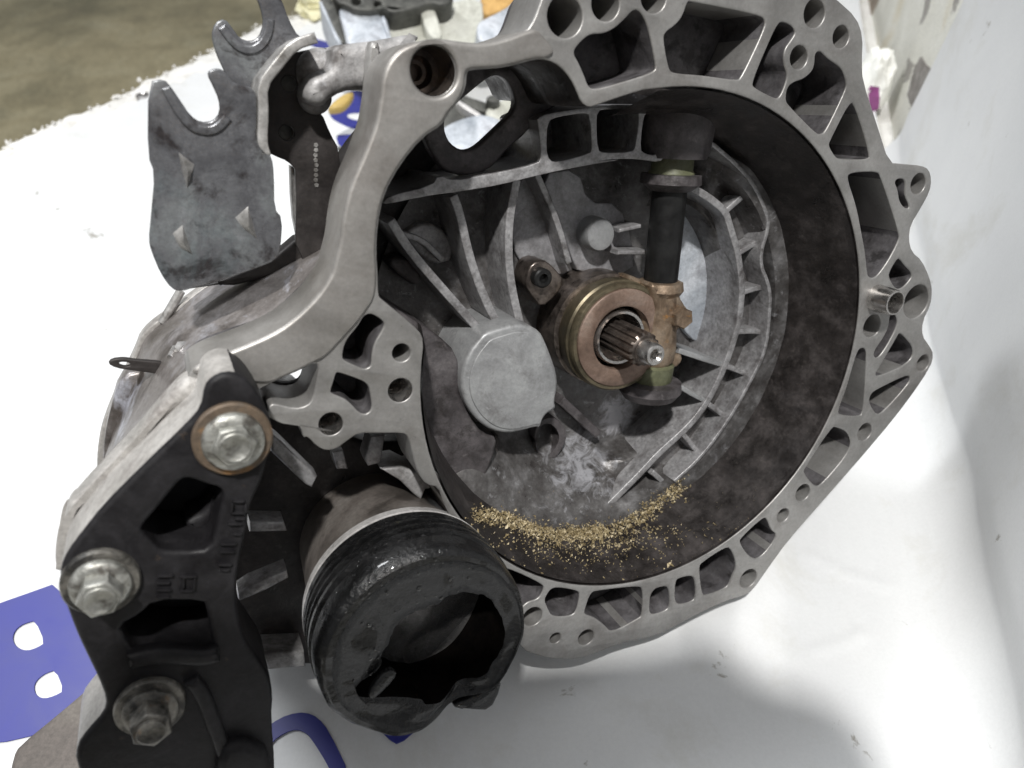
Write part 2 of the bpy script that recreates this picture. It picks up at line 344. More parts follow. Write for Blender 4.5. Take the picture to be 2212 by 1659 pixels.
# banner sheet: lies on the bench, turns up against the wall
crease1 = [T_.P(x, y).xy for x, y in [(1740, 1196), (1800, 1228), (1860, 1254), (1930, 1270), (1990, 1274), (2050, 1266), (2110, 1247), (2180, 1215), (2250, 1170)]]
crease1b = [T_.P(x, y).xy for x, y in [(1985, 1290), (2050, 1283), (2110, 1264), (2180, 1234), (2250, 1190)]]
crease2 = [T_.P(x, y).xy for x, y in [(1500, 1434), (1590, 1440), (1690, 1426), (1780, 1403), (1868, 1374), (1850, 1362)]]
fold3 = [T_.P(x, y).xy for x, y in [(60, 560), (230, 640), (340, 690)]]
def dseg(p, line):
    best = 9
    for i in range(len(line) - 1):
        a, b = line[i], line[i + 1]; d = b - a; q = max(0, min(1, (p - a).dot(d) / d.length_squared)); best = min(best, (p - a - d * q).length)
    return best
def banner_z(p):
    z = .0008 + noise.noise(Vector((p.x * 7, p.y * 7, 1))) * .0012 + noise.noise(Vector((p.x * 22, p.y * 13, 4))) * .0006 + .0006
    if p.x > .18 and p.y < .15:
        for ln, h, w in ((crease1, .0017, .0022), (crease1b, .0013, .002), (crease2, .0016, .0019)):
            d = dseg(p, ln)
            if d < .012: z += h * math.exp(-(d / w) ** 2)
    if p.x < -.1:
        d = dseg(p, fold3)
        if d < .012: z += .0007 * math.exp(-(d / .002) ** 2)
    return max(z, .0003)
nu, nv = 300, 260
RC = .045                                        # cove radius
V, Fc, idx = [], [], {}
vmax = 1.15
wall_h = .55
_nw = CAMROT.transposed() @ (T_.M.to_3x3() @ lnrm); _pt = CAMROT.transposed() @ (T_.M @ LB - CAMLOC)
_fw = Fr(_nw, -_nw.dot(_pt), ocam=_pt)
_e = T_.M.inverted() @ (_fw.W(_fw.P(2095, 0, 0)))
EDGE_K = (_e - LB).dot(ldir) / _e.z
zt_ = max((T_.M.inverted() @ _fw.W(_fw.P(x_, 0, 0))).z for x_ in (1900, 2000, 2100, 2212))
wall_h = zt_ + .02
prof = []
s = vmax
while s > RC: prof.append((s, 0, 0)); s -= (.012 if s > .62 else .0038)
for k in range(10):
    a = (k + .5) / 10 * pi / 2; prof.append((RC - RC * sin(a), RC - RC * cos(a), 1))
for k in range(40): prof.append((0 + .0, RC + k / 39 * wall_h, 2))
us = []
u = -1.0
while u < .62:
    us.append(u); u += (.004 if u < .05 else .010)
for iu, u in enumerate(us):
    for iv, (v, z, w) in enumerate(prof):
        if w == 0:
            p = LW(u, v); zz = banner_z(p.xy); P3 = Vector((p.x, p.y, zz))
        else:
            uu = u + EDGE_K * max(0, z - .02)
            off = (noise.noise(Vector((u * 5, z * 3, 2))) * .010 + noise.noise(Vector((u * 11, z * 4, 7))) * .004) * min(1, z / .06) + .008 * min(1, z / .06)
            P3 = LW(uu, v + off, z + .0015)
        V.append(P3); idx[iu, iv] = len(V) - 1
bdir = T_.P(307, 204)
eA, eB = T_.P(-60, 372), T_.P(307, 212)
bd = (eB - eA).normalized(); bn = Vector((-bd.y, bd.x, 0)); bn = bn if bn.y > 0 else -bn
for iu in range(len(us) - 1):
    for iv in range(len(prof) - 1):
        q = (idx[iu, iv], idx[iu + 1, iv], idx[iu + 1, iv + 1], idx[iu, iv + 1])
        cen = (V[q[0]] + V[q[2]]) / 2
        if prof[iv][2] == 0 and (cen - eB).dot(bn) > -.002: continue
        if prof[iv][1] > .01 and (us[iu] > 0.0 or us[iu] < -(LB - LA).length - .08): continue
        Fc.append(q)
me = mesh('banner', V, Fc)
bm = bmesh.new(); bm.from_mesh(me); bmesh.ops.delete(bm, geom=[v for v in bm.verts if not v.link_faces], context='VERTS'); bmesh.ops.recalc_face_normals(bm, faces=bm.faces); bm.to_mesh(me); bm.free()
banner = obj('banner', me, None, M_BANNER, smooth=None); me.shade_smooth()
banner.matrix_world = T_.M
tag(banner, 'white vinyl banner with big blue letters spread over the bench and up the wall', 'banner')
def letter(loops_px, n=2):
    lp = [L2(T_, p, .0025, n) for p in loops_px]
    return plate('blue_letter', banner, M_BLUE, lp, .0022, .0030, .0001, bres=0)
# big B on the left
letter([t(7, (-300, 760), (0, 650), (200, 580), (380, 515), (560, 900), (720, 1260), (420, 1420), (120, 1530), (-200, 1560), (-420, 1500)),
        t(7, (228, 762), (290, 905), (240, 935), (180, 955), (130, 945), (95, 915), (82, 875), (95, 830), (130, 795), (175, 775)),
        t(7, (358, 1078), (412, 1212), (350, 1245), (290, 1262), (245, 1250), (222, 1215), (222, 1170), (250, 1130), (295, 1100))], 1)
# open stroke in front of the boot
letter([t(7, (1560, 1620), (1640, 1500), (1740, 1420), (1850, 1362), (1960, 1348), (2040, 1385), (2110, 1470), (2250, 1760), (2150, 1790), (2085, 1659), (2010, 1540), (1965, 1482), (1900, 1458), (1830, 1480), (1750, 1532), (1680, 1640), (1640, 1760), (1520, 1760))], 1)
letter([t(8, (360, 1400), (700, 1400), (640, 1478), (580, 1530), (530, 1552), (490, 1528), (420, 1460))], 0)
# rounded letters behind the gearbox
letter([t('q5', (520, 880), (560, 830), (640, 790), (760, 795), (900, 850), (900, 940), (790, 930), (700, 925), (600, 920)) ], 1)
letter([t('q5', (410, 985), (440, 945), (540, 925), (680, 925), (800, 935), (1000, 960), (1000, 1120), (830, 1110), (700, 1150), (600, 1130), (500, 1085), (430, 1040)),
        t('q5', (565, 1020), (600, 998), (700, 995), (790, 1010), (860, 1040), (860, 1068), (760, 1072), (650, 1062), (590, 1045))], 1)
letter([t('q5', (470, 1200), (540, 1185), (800, 1190), (900, 1200), (860, 1280), (620, 1330), (500, 1300))], 1)
letter([t('q5', (245, 335), (330, 352), (400, 372), (460, 400), (420, 430), (300, 420), (240, 392))], 1)
for px in [(307, 204)]:
    c = T_.P(*px, 0)
    lathe('eyelet', banner, M_STEEL, Vector((c.x + .004, c.y - .008, .001)), (0, 0, 1), [(0, .009), (.0022, .0085), (.003, .0065), (.0018, .0045), (0, .0042)], 28)
e2 = Fr(CAMROT.transposed() @ (T_.M.to_3x3() @ lnrm), 1.0, ocam=Vector((0, 0, -1)))
for zz, uu in ((.215, -.014 + EDGE_K * .195),):
    p = LW(uu, .0, zz); nn = lnrm
    off = (noise.noise(Vector((uu * 5, zz * 3, 2))) * .010 + noise.noise(Vector((uu * 11, zz * 4, 7))) * .004) + .0085
    lathe('eyelet', banner, M_STEEL, p + lnrm * off, lnrm, [(0, .011), (.0022, .0105), (.003, .008), (.0018, .0055), (0, .005)], 28)

# wall behind the banner
wu = -(LB - LA).length - .10
wp = [LW(wu, -.006, -.78), LW(2.6, -.006, -.78), LW(2.6, -.006, zt_ + .09), LW(wu, -.006, zt_ + .09)]
wq = [LW(wu, -.12, -.78), LW(2.6, -.12, -.78), LW(2.6, -.12, zt_ + .09), LW(wu, -.12, zt_ + .09)]
me = mesh('wall', wp + wq, [(0, 1, 2, 3), (7, 6, 5, 4), (3, 2, 6, 7), (1, 5, 6, 2), (4, 0, 3, 7), (4, 5, 1, 0)])
wall = obj('wall', me, None, M_PLASTER); wall.matrix_world = T_.M
tag(wall, 'cream plaster wall with peeling stained paint beside the bench', 'wall')
# bare patches where the paint has flaked off, a thin skin of mortar standing in the flake
def wall_patch(name, pxs, m, h):
    NW = CAMROT.transposed() @ (T_.M.to_3x3() @ lnrm)
    pt = CAMROT.transposed() @ (T_.W(LW(0, -.006)) - CAMLOC)
    fw = Fr(NW, -NW.dot(pt), ocam=pt)
    lp = []
    pp = [fw.P(x, y, 0) for x, y in pxs]
    for i in range(len(pp)):
        a, b = pp[i], pp[(i + 1) % len(pp)]
        for k in range(6):
            p = a.lerp(b, k / 6); j = noise.noise(p * 90) * .007 + noise.noise(p * 240) * .004
            lp.append((p.x + j, p.y - j * .7))
    o = plate(name, wall, m, [lp], -.0005, h, .0004, bres=0)
    o.matrix_basis = wall.matrix_world.inverted() @ fw.M
    return o, fw
M_BARE = mk('bare grey mortar', [(.3, (.16, .145, .13)), (.5, (.26, .24, .22)), (.7, (.40, .38, .35))], 60, rough=(.8, .95), bump=1.0, bscale=180, bdist=.003)
M_BARE2 = mk('bare brown mortar', [(.3, (.24, .19, .14)), (.5, (.36, .30, .24)), (.7, (.46, .40, .34))], 50, rough=(.8, .95), bump=1.0, bscale=180, bdist=.003)
wall_patch('bare_patch', t('q6', (1130, 600), (1170, 680), (1240, 740), (1230, 850), (1180, 960), (1120, 1080), (1040, 1180), (1000, 1080), (980, 1000), (1020, 860), (1060, 700)), M_BARE, .0012)
wall_patch('bare_patch', t('q6', (200, -100), (420, -60), (700, -60), (650, 60), (590, 180), (540, 330), (480, 250), (400, 120)), M_BARE2, .0012)

# crumbs of plaster along the bench edge
V, Fc = [], []
for i in range(240):
    k = random.randrange(2, len(edge) - 30)
    x, y = edge[k]; c = Vector((x + random.gauss(.004, .004), y - abs(random.gauss(.004, .005)), random.uniform(-.001, .003)))
    r = random.choice((.0015, .002, .003, .0045)) * random.uniform(.6, 1.2)
    b = len(V)
    for d in ((1, 0, 0), (-.5, .8, 0), (-.5, -.8, 0), (0, 0, .8), (.1, .1, -.5)):
        V.append(c + Vector((d[0] + random.uniform(-.4, .4), d[1] + random.uniform(-.4, .4), d[2] + random.uniform(-.2, .2))) * r)
    Fc += [(b, b + 1, b + 3), (b + 1, b + 2, b + 3), (b + 2, b, b + 3), (b + 1, b, b + 4), (b + 2, b + 1, b + 4), (b, b + 2, b + 4)]
o = obj('plaster_crumbs', mesh('plaster_crumbs', V, Fc), None, M_SLAB, smooth=None); o.matrix_world = T_.M
tag(o, 'loose white plaster crumbs strewn along the far bench edge', 'crumbs', 'stuff')

# ---------------------------------------------------------------- the gearbox
gear = empty('gearbox', G.M)
tag(gear, 'dirty aluminium car gearbox with open bell housing facing the camera', 'gearbox')
P = G.P
# flange outline, clockwise from the upper left
arm_outer = t(2, (432, 600), (415, 700), (400, 790), (330, 980), (230, 1200), (185, 1400), (170, 1550)) + t(4, (2150, 60), (2130, 150), (2040, 290), (1900, 430), (1760, 530), (1500, 640), (1290, 715), (1190, 800))
arm_low = t(4, (1230, 900), (1330, 960), (1500, 980), (1640, 900)) + t('z4', (0, 1030), (200, 935), (400, 850), (560, 765))
lobe_left = t('z4', (612, 790), (590, 930), (540, 1180), (480, 1265), (330, 1300), (100, 1240)) + t(4, (1730, 985), (1700, 1060), (1760, 1085)) + t('z4', (50, 1430), (300, 1480), (400, 1520), (430, 1650)) + \
    t(5, (-40, 1190), (20, 1255), (80, 1283), (150, 1270), (220, 1215), (290, 1168), (420, 1170), (570, 1168), (605, 1190), (640, 1330), (665, 1420), (720, 1500), (800, 1515)) + \
    t(8, (830, 0), (900, 140), (1000, 210), (1100, 300), (1185, 440), (1240, 640), (1290, 760), (1300, 850), (1330, 945), (1440, 988), (1550, 1010), (1700, 1010), (1830, 965), (1950, 915), (2200, 860))
right = t(9, (100, 800), (280, 705), (440, 632), (545, 603), (605, 568), (690, 445), (830, 250), (1050, 0)) + t(6, (1400, 1210), (1600, 960), (1745, 745), (1765, 660), (1740, 610), (1692, 545), (1694, 450), (1745, 350), (1757, 255), (1740, 170), (1690, 60), (1625, 5)) + \
    t(3, (1605, 1530), (1618, 1440), (1680, 1340), (1740, 1230), (1752, 1150), (1735, 1085), (1690, 1062), (1580, 1052), (1482, 1050), (1400, 790), (1312, 520), (1306, 400), (1312, 230), (1270, 110), (1150, 0), (1040, -90), (700, -200), (300, -260))
topl = t(2, (1900, -260), (1600, -200), (1480, -60), (1450, 20), (1415, 120), (1370, 195), (1250, 242), (1100, 280), (950, 268), (820, 248), (690, 255), (560, 305), (475, 400), (440, 500))
outline_px = arm_outer + arm_low + lobe_left + right + topl
# inner contour: bore circle, lobe edge, arm, upper bar
z0 = 0.0
def ang_of(px, py): q = P(px, py, 0); return atan2(q.y, q.x)
a0 = ang_of(*t(3, (0, 545))[0]); a1 = ang_of(*t(5, (710, 620))[0])
while a1 > a0: a1 -= 2 * pi
bore_arc = [(RB * cos(a0 + (a1 - a0) * i / 90), RB * sin(a0 + (a1 - a0) * i / 90)) for i in range(91)]
inner_rest_px = t(5, (700, 560), (680, 515), (560, 410), (430, 305), (415, 285), (412, 120)) + t(2, (403, 1640), (410, 1450), (450, 1250), (560, 1050), (700, 880), (830, 800), (862, 730), (930, 660), (980, 560), (983, 470), (1010, 442), (1180, 440), (1300, 415), (1420, 380), (1500, 382), (1580, 422), (1650, 505), (1690, 590), (1715, 655), (1765, 690), (1820, 672), (2000, 610), (2120, 575))
inner_rest = [tuple(v) for v in chaikin([P(x, y, 0).xy for x, y in inner_rest_px], 1, closed=False)]
inner = bore_arc + inner_rest
pockets = [
    t(2, (1662, 335), (1705, 275), (1775, 215), (1850, 217), (1920, 190), (1990, 130), (2045, 65), (2085, 62), (2130, 130), (2162, 250), (2195, 420), (2185, 460), (2000, 520), (1800, 575), (1762, 555), (1735, 480), (1700, 400)),
    t(3, (185, 10), (210, 8), (640, 95), (688, 125), (672, 195), (528, 500), (500, 515), (280, 482), (95, 470), (65, 440), (30, 245), (45, 205), (110, 160), (155, 105)),
    t(3, (765, 150), (800, 138), (860, 165), (878, 210), (850, 255), (805, 315), (798, 400), (828, 475), (805, 560), (770, 632), (735, 625), (612, 562), (600, 530), (700, 290)),
    t(3, (1005, 340), (1038, 324), (1085, 375), (1150, 418), (1182, 450), (1206, 530), (1198, 575), (1072, 840), (1040, 862), (1005, 850), (832, 672), (815, 640), (825, 560), (870, 525), (930, 508), (990, 455), (1002, 400)),
    t(3, (1225, 658), (1258, 668), (1360, 1000), (1335, 1022), (1160, 1022), (1130, 1000), (1092, 935), (1100, 905)),
    t(3, (1222, 1108), (1400, 1098), (1425, 1130), (1545, 1500), (1540, 1540), (1490, 1640)) + t(6, (1440, 110), (1390, 172), (1350, 172), (1338, 140), (1325, 0)) + t(3, (1300, 1480), (1270, 1320), (1212, 1150)),
    t(3, (1512, 1165), (1540, 1143), (1578, 1150), (1582, 1190), (1575, 1245), (1615, 1330), (1585, 1340), (1545, 1295), (1535, 1215)),
    t(6, (1530, 50), (1550, 55), (1580, 95), (1632, 150), (1600, 200), (1560, 240), (1520, 245), (1473, 165), (1488, 120)),
    t(6, (1495, 400), (1520, 405), (1537, 465), (1480, 580), (1430, 660), (1395, 692), (1378, 665), (1390, 630), (1440, 560), (1475, 490), (1482, 420)),
    t(6, (1540, 528), (1565, 535), (1645, 630), (1600, 725), (1400, 808), (1390, 790), (1400, 770), (1525, 560)),
    t(6, (1295, 620), (1332, 628), (1332, 700), (1312, 1040), (1280, 1062), (1165, 1052), (1148, 1030), (1200, 900), (1268, 660)),
    t(6, (1585, 798), (1618, 806), (1600, 855), (1425, 1048), (1390, 1042), (1350, 975), (1358, 920), (1400, 888)),
    t(6, (1110, 1130), (1140, 1130), (1215, 1160), (1242, 1265), (1045, 1500), (1000, 1512), (930, 1425), (938, 1390)),
    t(9, (670, 100), (695, 110), (718, 180), (768, 215), (645, 372), (580, 352), (518, 262), (530, 230)),
    t(9, (430, 290), (465, 302), (502, 410), (462, 490), (440, 552), (300, 602), (278, 590), (258, 420), (280, 388)),
    t(9, (108, 510), (130, 490), (210, 472), (232, 500), (238, 610), (212, 640), (130, 662), (102, 630)),
    t(9, (-50, 567), (40, 538), (66, 560), (72, 670), (40, 702), (-40, 727), (-62, 700)),
    t(8, (1775, 585), (1820, 570), (2080, 540), (2112, 560), (2106, 730), (2080, 750), (1910, 842), (1870, 795), (1800, 740), (1735, 722), (1740, 690)),
    t(8, (1525, 557), (1570, 549), (1690, 570), (1707, 592), (1690, 685), (1660, 732), (1530, 740), (1500, 680), (1480, 630), (1500, 590)),
    t(8, (1192, 435), (1240, 423), (1468, 528), (1477, 560), (1440, 625), (1370, 640), (1315, 698), (1297, 745), (1260, 660)),
    t('z4', (1140, 215), (1220, 182), (1300, 220), (1395, 292), (1345, 400), (1262, 530), (1232, 680), (1232, 800), (1150, 838), (1060, 802), (920, 742), (884, 690), (930, 500), (1080, 330)),
    t('z4', (815, 882), (850, 878), (1010, 930), (1195, 1005), (1222, 1150), (1242, 1290), (1190, 1362), (1100, 1362), (1000, 1252), (920, 1182), (765, 1125), (750, 1090), (790, 980)),
]
holes_px = [(2, 1612, 105, 112), (2, 1872, 25, 88), (2, 2180, -20, 80), (3, 1000, 85, 66), (3, 1170, 235, 51), (3, 900, 367, 55), (3, 1665, 1178, 46), (6, 1652, 325, 76), (6, 1370, 480, 53), (6, 1695, 720, 38),
            (6, 1322, 1160, 42), (6, 925, 1550, 43), (9, 798, 87, 36), (9, 575, 492, 50), (8, 1405, 737, 59), (8, 1550, 875, 33), (8, 1747, 870, 47), ('z4', 1585, 645, 106), ('z4', 1572, 1085, 140), ('z4', 755, 1482, 140), (2, 765, 455, 142)]
hole_loops = []
HC = []
for k, x, y, r in holes_px:
    c = t(k, (x, y))[0]; rr = G.hr(c[0], c[1], r * TO[k][2], 0)
    q = P(c[0], c[1], 0); HC.append((q, rr)); hole_loops.append(circ(q.xy, rr, 28))
FZ = -.030
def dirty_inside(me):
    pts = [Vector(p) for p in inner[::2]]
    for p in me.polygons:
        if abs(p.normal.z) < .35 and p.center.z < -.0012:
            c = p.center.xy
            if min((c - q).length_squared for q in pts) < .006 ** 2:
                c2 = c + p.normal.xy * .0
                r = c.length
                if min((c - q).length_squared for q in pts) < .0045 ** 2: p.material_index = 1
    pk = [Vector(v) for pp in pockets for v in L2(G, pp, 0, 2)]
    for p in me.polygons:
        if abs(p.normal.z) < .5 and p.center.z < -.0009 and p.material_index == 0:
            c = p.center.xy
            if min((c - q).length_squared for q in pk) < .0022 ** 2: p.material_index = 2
flange = plate('flange', gear, [M_FACE, M_WALL, M_RAW], [[tuple(v) for v in chaikin([P(x, y, 0).xy for x, y in outline_px], 1)], inner] + [L2(G, p, 0, 2) for p in pockets] + hole_loops, FZ, 0, .0008, after=dirty_inside)
# arm: a rounded raised edge on the flange (the thick smooth cast web)
arm_px = arm_outer + arm_low[4:] + t('z4', (700, 700), (900, 480), (1060, 310), (1180, 150)) + t(5, (400, 290), (406, 120)) + t(2, (398, 1640), (405, 1450), (444, 1250), (552, 1052), (694, 876), (822, 800), (856, 728), (926, 655), (972, 560), (975, 470), (1000, 434), (1180, 432), (1300, 407), (1420, 372), (1500, 374), (1560, 330), (1500, 250), (1430, 180)) + topl[5:]
hc = circ(HC[-1][0].xy, HC[-1][1] + .0004, 40)
arm = plate('cast_arm', gear, M_ARM, [[tuple(v) for v in chaikin([P(x, y, .002).xy for x, y in arm_px], 2)], hc], -.029, .0018, .0017, bres=3)
# closing sheet behind the pockets
back = plate('back_plate', gear, M_RAW, [[tuple(v) for v in chaikin([(P(x, y, 0) * .992).xy for x, y in outline_px], 1)], inner], FZ - .006, FZ - .0008, .001)
# outer skirt of the bell
def wall_strip(name, pts, zs, m, parent, taper=0.0):
    V, Fc = [], []
    for j, z in enumerate(zs):
        for p in pts:
            f = 1 - taper * j / max(1, len(zs) - 1); V.append((p[0] * f, p[1] * f, z))
    n = len(pts)
    for j in range(len(zs) - 1):
        for i in range(n - 1): Fc.append((j * n + i, j * n + i + 1, (j + 1) * n + i + 1, (j + 1) * n + i))
    return obj(name, mesh(name, V, Fc), parent, m)
RW0, RWZ = .905, -.0415                         # the bell wall narrows to this share of the bore at its foot
def wall_r(z): return RB * (1 - .006 - (1 - .006 - RW0) * min(1, max(0, z / RWZ)))
V, Fc = [], []
zs_ = [-.0012 - (.0512 - .0012) * i / 12 for i in range(13)]
for z_ in zs_:
    f_ = wall_r(z_) / RB
    for x_, y_ in bore_arc:
        w_ = noise.noise(Vector((x_ * 40, y_ * 40, z_ * 60))) * .0006
        V.append((x_ * f_ * (1 + w_), y_ * f_ * (1 + w_), z_))
n_ = len(bore_arc)
for j in range(12):
    for i in range(n_ - 1): Fc.append((j * n_ + i, j * n_ + i + 1, (j + 1) * n_ + i + 1, (j + 1) * n_ + i))
obj('bell_wall', mesh('bell_wall', V, Fc), gear, M_WALL)
wall_strip('cavity_wall', inner_rest, [-.026, -.06, -.095], M_WALL, gear, -.02)

# bell floor: dished disc plus the flat cavity floor
def edge_depth(a):
    d = abs((a - radians(140) + pi) % (2 * pi) - pi)       # upper left sector is deep
    k = max(0, min(1, (d - radians(50)) / radians(40))); k = k * k * (3 - 2 * k)
    return -.085 + (.085 - .0415) * k
def sst(a, b, x):
    k = max(0, min(1, (x - a) / (b - a))); return k * k * (3 - 2 * k)
def floor_z(x, y):
    r = hypot(x, y) / RB; th_ = atan2(y, x); ed = edge_depth(th_)
    zb = -.083 + (ed + .083) * sst(.50, .905, r)
    # right hand sector: centre floor, sunk ring of cells, ledge at the foot of the wall
    w = sst(radians(72), radians(62), abs(th_ + radians(8)))
    if w > 0:
        zr = -.083 + .024 * sst(.655, .67, r) + .0165 * sst(.805, .825, r)
        zb = zb * (1 - w) + zr * w
    return zb
V, Fc = [], []
nr, na = 120, 240
for j in range(nr + 1):
    for i in range(na):
        r = RB * 1.002 * j / nr; a = 2 * pi * i / na; x, y = r * cos(a), r * sin(a)
        V.append((x, y, floor_z(x, y) + noise.noise(Vector((x * 60, y * 60, 0))) * .0006))
for j in range(nr):
    for i in range(na):
        k = (i + 1) % na; Fc.append((j * na + i, j * na + k, (j + 1) * na + k, (j + 1) * na + i))
V0, Fc0 = V, Fc
ob_a, ob_b = t(2, (1180, 590))[0], t(2, (990, 855))[0]
def obround(pa, pb, r, n=14):
    a, b = Vector(pa), Vector(pb); d = (b - a).normalized(); th = atan2(d.y, d.x)
    return [(b.x + r * cos(th - pi / 2 + pi * i / n), b.y + r * sin(th - pi / 2 + pi * i / n)) for i in range(n + 1)] + [(a.x + r * cos(th + pi / 2 + pi * i / n), a.y + r * sin(th + pi / 2 + pi * i / n)) for i in range(n + 1)]
WZ = -.052
# window plate with its see-through slot (outline of the slot taken at its front edge)
slot_px = t(2, (978, 605), (1060, 545), (1130, 490), (1180, 480), (1230, 500), (1262, 545), (1268, 600), (1300, 600), (1300, 680), (1270, 730), (1160, 830), (1060, 930), (1000, 962), (940, 960), (880, 920), (845, 860), (835, 790), (860, 710), (920, 650))
slot_px = t(2, (930, 655), (1060, 545), (1130, 492), (1180, 480), (1230, 500), (1268, 550), (1290, 610), (1296, 680), (1268, 732), (1160, 835), (1060, 930), (1000, 962), (940, 960), (880, 920), (848, 860), (838, 790), (862, 715))
win_px = t(2, (700, 860), (760, 720), (820, 560), (900, 420), (1000, 330), (1250, 300), (1560, 330), (1640, 480), (1640, 640), (1480, 720), (1420, 760), (1380, 840), (1240, 960), (1160, 1060), (1080, 1110), (960, 1130), (840, 1100), (750, 980))
plate('window_plate', gear, M_PLATE, [L2(G, win_px, WZ, 1), L2(G, slot_px, WZ, 1)], WZ - .007, WZ, .0015)
cav_px = [(806, 300), (850, 140), (940, 105), (1200, 105), (1420, 90), (1500, 300), (1300, 420), (980, 480), (800, 720), (752, 560), (760, 440)]
slot2 = [((P(x, y, WZ).xy - P(*t(2, (1080, 730))[0], WZ).xy) * 1.45) + P(*t(2, (1080, 730))[0], -.09).xy for x, y in slot_px]
plate('cavity_floor', gear, M_WALL, [L2(G, cav_px, -.09, 0), [tuple(v) for v in slot2]], -.097, -.090, .001)

def inpoly(x, y, lp):
    r = False
    for i in range(len(lp)):
        (xa, ya), (xb, yb) = lp[i - 1], lp[i]
        if (ya > y) != (yb > y) and x < (xb - xa) * (y - ya) / (yb - ya) + xa: r = not r
    return r
_s2 = [tuple(v) for v in slot2]
Fc = [f_ for f_ in Fc0 if not inpoly(sum(V0[i][0] for i in f_) / 4, sum(V0[i][1] for i in f_) / 4, _s2)]
obj('bell_floor', mesh('bell_floor', V0, Fc), gear, M_FLOOR)
# ladder of pockets across the top of the bell
LZ = -.042
lad_out = t(2, (440, 1300), (480, 1255), (760, 1190), (800, 1120), (900, 1160), (1100, 1120), (1190, 1105), (1440, 1050), (1460, 1000), (1440, 800), (1430, 760), (1500, 725), (1700, 695), (1900, 668), (2080, 668), (2200, 690)) + t('q1', (640, 130), (900, 200), (1000, 300), (1050, 500), (1040, 610), (900, 625), (700, 625), (640, 690), (480, 660), (250, 650), (20, 670)) + t(2, (2000, 1020), (1750, 1060), (1500, 1110), (1180, 1190), (960, 1225), (700, 1260), (470, 1310))
lad_h = [t(2, (1500, 780), (1560, 750), (1740, 722), (1770, 740), (1785, 950), (1770, 985), (1560, 1040), (1515, 1030), (1492, 960)),
         t(2, (1820, 712), (1880, 700), (2060, 700), (2090, 730), (2065, 940), (2040, 975), (1860, 980), (1822, 960), (1815, 800)),
         t(2, (2130, 720), (2212, 710)) + t('q1', (620, 200), (640, 330), (630, 560), (600, 620), (500, 600), (448, 560), (470, 300))]
plate('pocket_frame', gear, M_RIB, [L2(G, lad_out, LZ, 1)] + [L2(G, p, LZ, 1) for p in lad_h], -.088, LZ, .0005)

def rib(pts, w, ztop, zbot=-.09, m=None, name='rib', n=2, end=True):
    pl = chaikin([P(x, y, ztop).xy for x, y in pts], n, closed=False) if n else [P(x, y, ztop).xy for x, y in pts]
    return plate(name, gear, m or M_RIB, [strip_loop([tuple(p) for p in pl], w)], zbot, ztop, .0006)
PX = 1 / 3750.                                  # metres per picture unit near the bell floor
RZ = -.056
rib(t(5, (1110, 560), (820, 235), (620, 5)) + t(2, (495, 1415)), 17 * PX, RZ)
rib(t(5, (1205, 520), (1090, 290), (1000, 40)) + t(2, (935, 1350), (895, 1255)), 17 * PX, RZ)
rib(t(5, (1335, 500), (1275, 260), (1250, 50)) + t(2, (1255, 1400), (1305, 1150)), 17 * PX, RZ)
rib(t(2, (1640, 1690), (1560, 1400), (1430, 1110)), 13 * PX, -.066)
rib(t(2, (560, 1500), (700, 1540), (800, 1640)) + t(5, (830, 60)), 12 * PX, -.072)
# low gusset and cast-in shapes between the ribs
plate('gusset', gear, M_PLATE, [L2(G, t(5, (450, 60), (560, 20), (640, 90), (690, 180), (640, 220), (560, 170)), -.075, 1)], -.09, -.072, .002)
plate('gusset', gear, M_RIB, [L2(G, t(2, (560, 1500), (720, 1400), (860, 1500), (900, 1659), (760, 1700), (640, 1600)), -.08, 1)], -.09, -.078, .002)
# raised grey plates either side of the release shaft
plate('floor_pad', gear, M_PAD, [L2(G, t(2, (1310, 1150), (1430, 1120), (1500, 1300), (1600, 1659), (1660, 1760), (1420, 1760), (1300, 1659), (1255, 1450)), -.080, 1)], -.09, -.080, .001)
plate('floor_pad', gear, M_PAD, [L2(G, t(2, (1450, 1110), (1700, 1080), (1760, 1300), (1960, 1300), (2050, 1560), (2050, 1760), (1700, 1760), (1650, 1640), (1560, 1380)), -.076, 1)], -.09, -.076, .001)
c = t(2, (1845, 1510))[0]; q = P(*c, -.064)
lathe('small_boss', gear, M_BOSS, (q.x, q.y, -.09), (0, 0, 1), [(0, .0100), (.024, .0092), (.0255, .0082), (.026, .0060), (.026, 0)], 40)
rib(t(2, (1950, 1620), (2140, 1620)), 9 * PX, -.062); rib(t(2, (1960, 1480), (2100, 1450)), 8 * PX, -.062)
plate('floor_pad', gear, M_BGCAST, [L2(G, t(6, (70, -330), (140, -300), (250, -200), (340, -80), (385, 60), (370, 200), (330, 400), (290, 600), (200, 560), (110, 420), (60, 100)), -.078, 1)], -.09, -.078, .0012)

# arc rib on the right with short cross ribs forming cells
AZ = -.047
arc = t('q1', (960, 940), (1100, 1015), (1230, 1110), (1315, 1195), (1355, 1330), (1405, 1500)) + t(6, (508, 0), (530, 150), (538, 260), (522, 440), (490, 560), (430, 740), (325, 960), (200, 1125), (0, 1300)) + t('q3', (1800, 420), (1560, 660), (1360, 860))
rib(arc, 16 * PX, AZ, -.086)
cells = [t('q1', (1310, 1185), (1450, 1060), (1580, 950)), t('q1', (1450, 1600), (1560, 1530), (1700, 1455)), t(6, (535, 270), (640, 235), (725, 232)), t(6, (505, 520), (600, 515), (710, 525)),
         t(6, (430, 738), (520, 770), (590, 805)), t(6, (325, 985), (400, 1040), (450, 1090)), t(6, (160, 1178), (220, 1250), (275, 1320)), t('q3', (1880, 430), (1960, 500), (2040, 580))]
for cpx in cells: rib(cpx, 12 * PX, AZ - .0008, -.075, n=1)
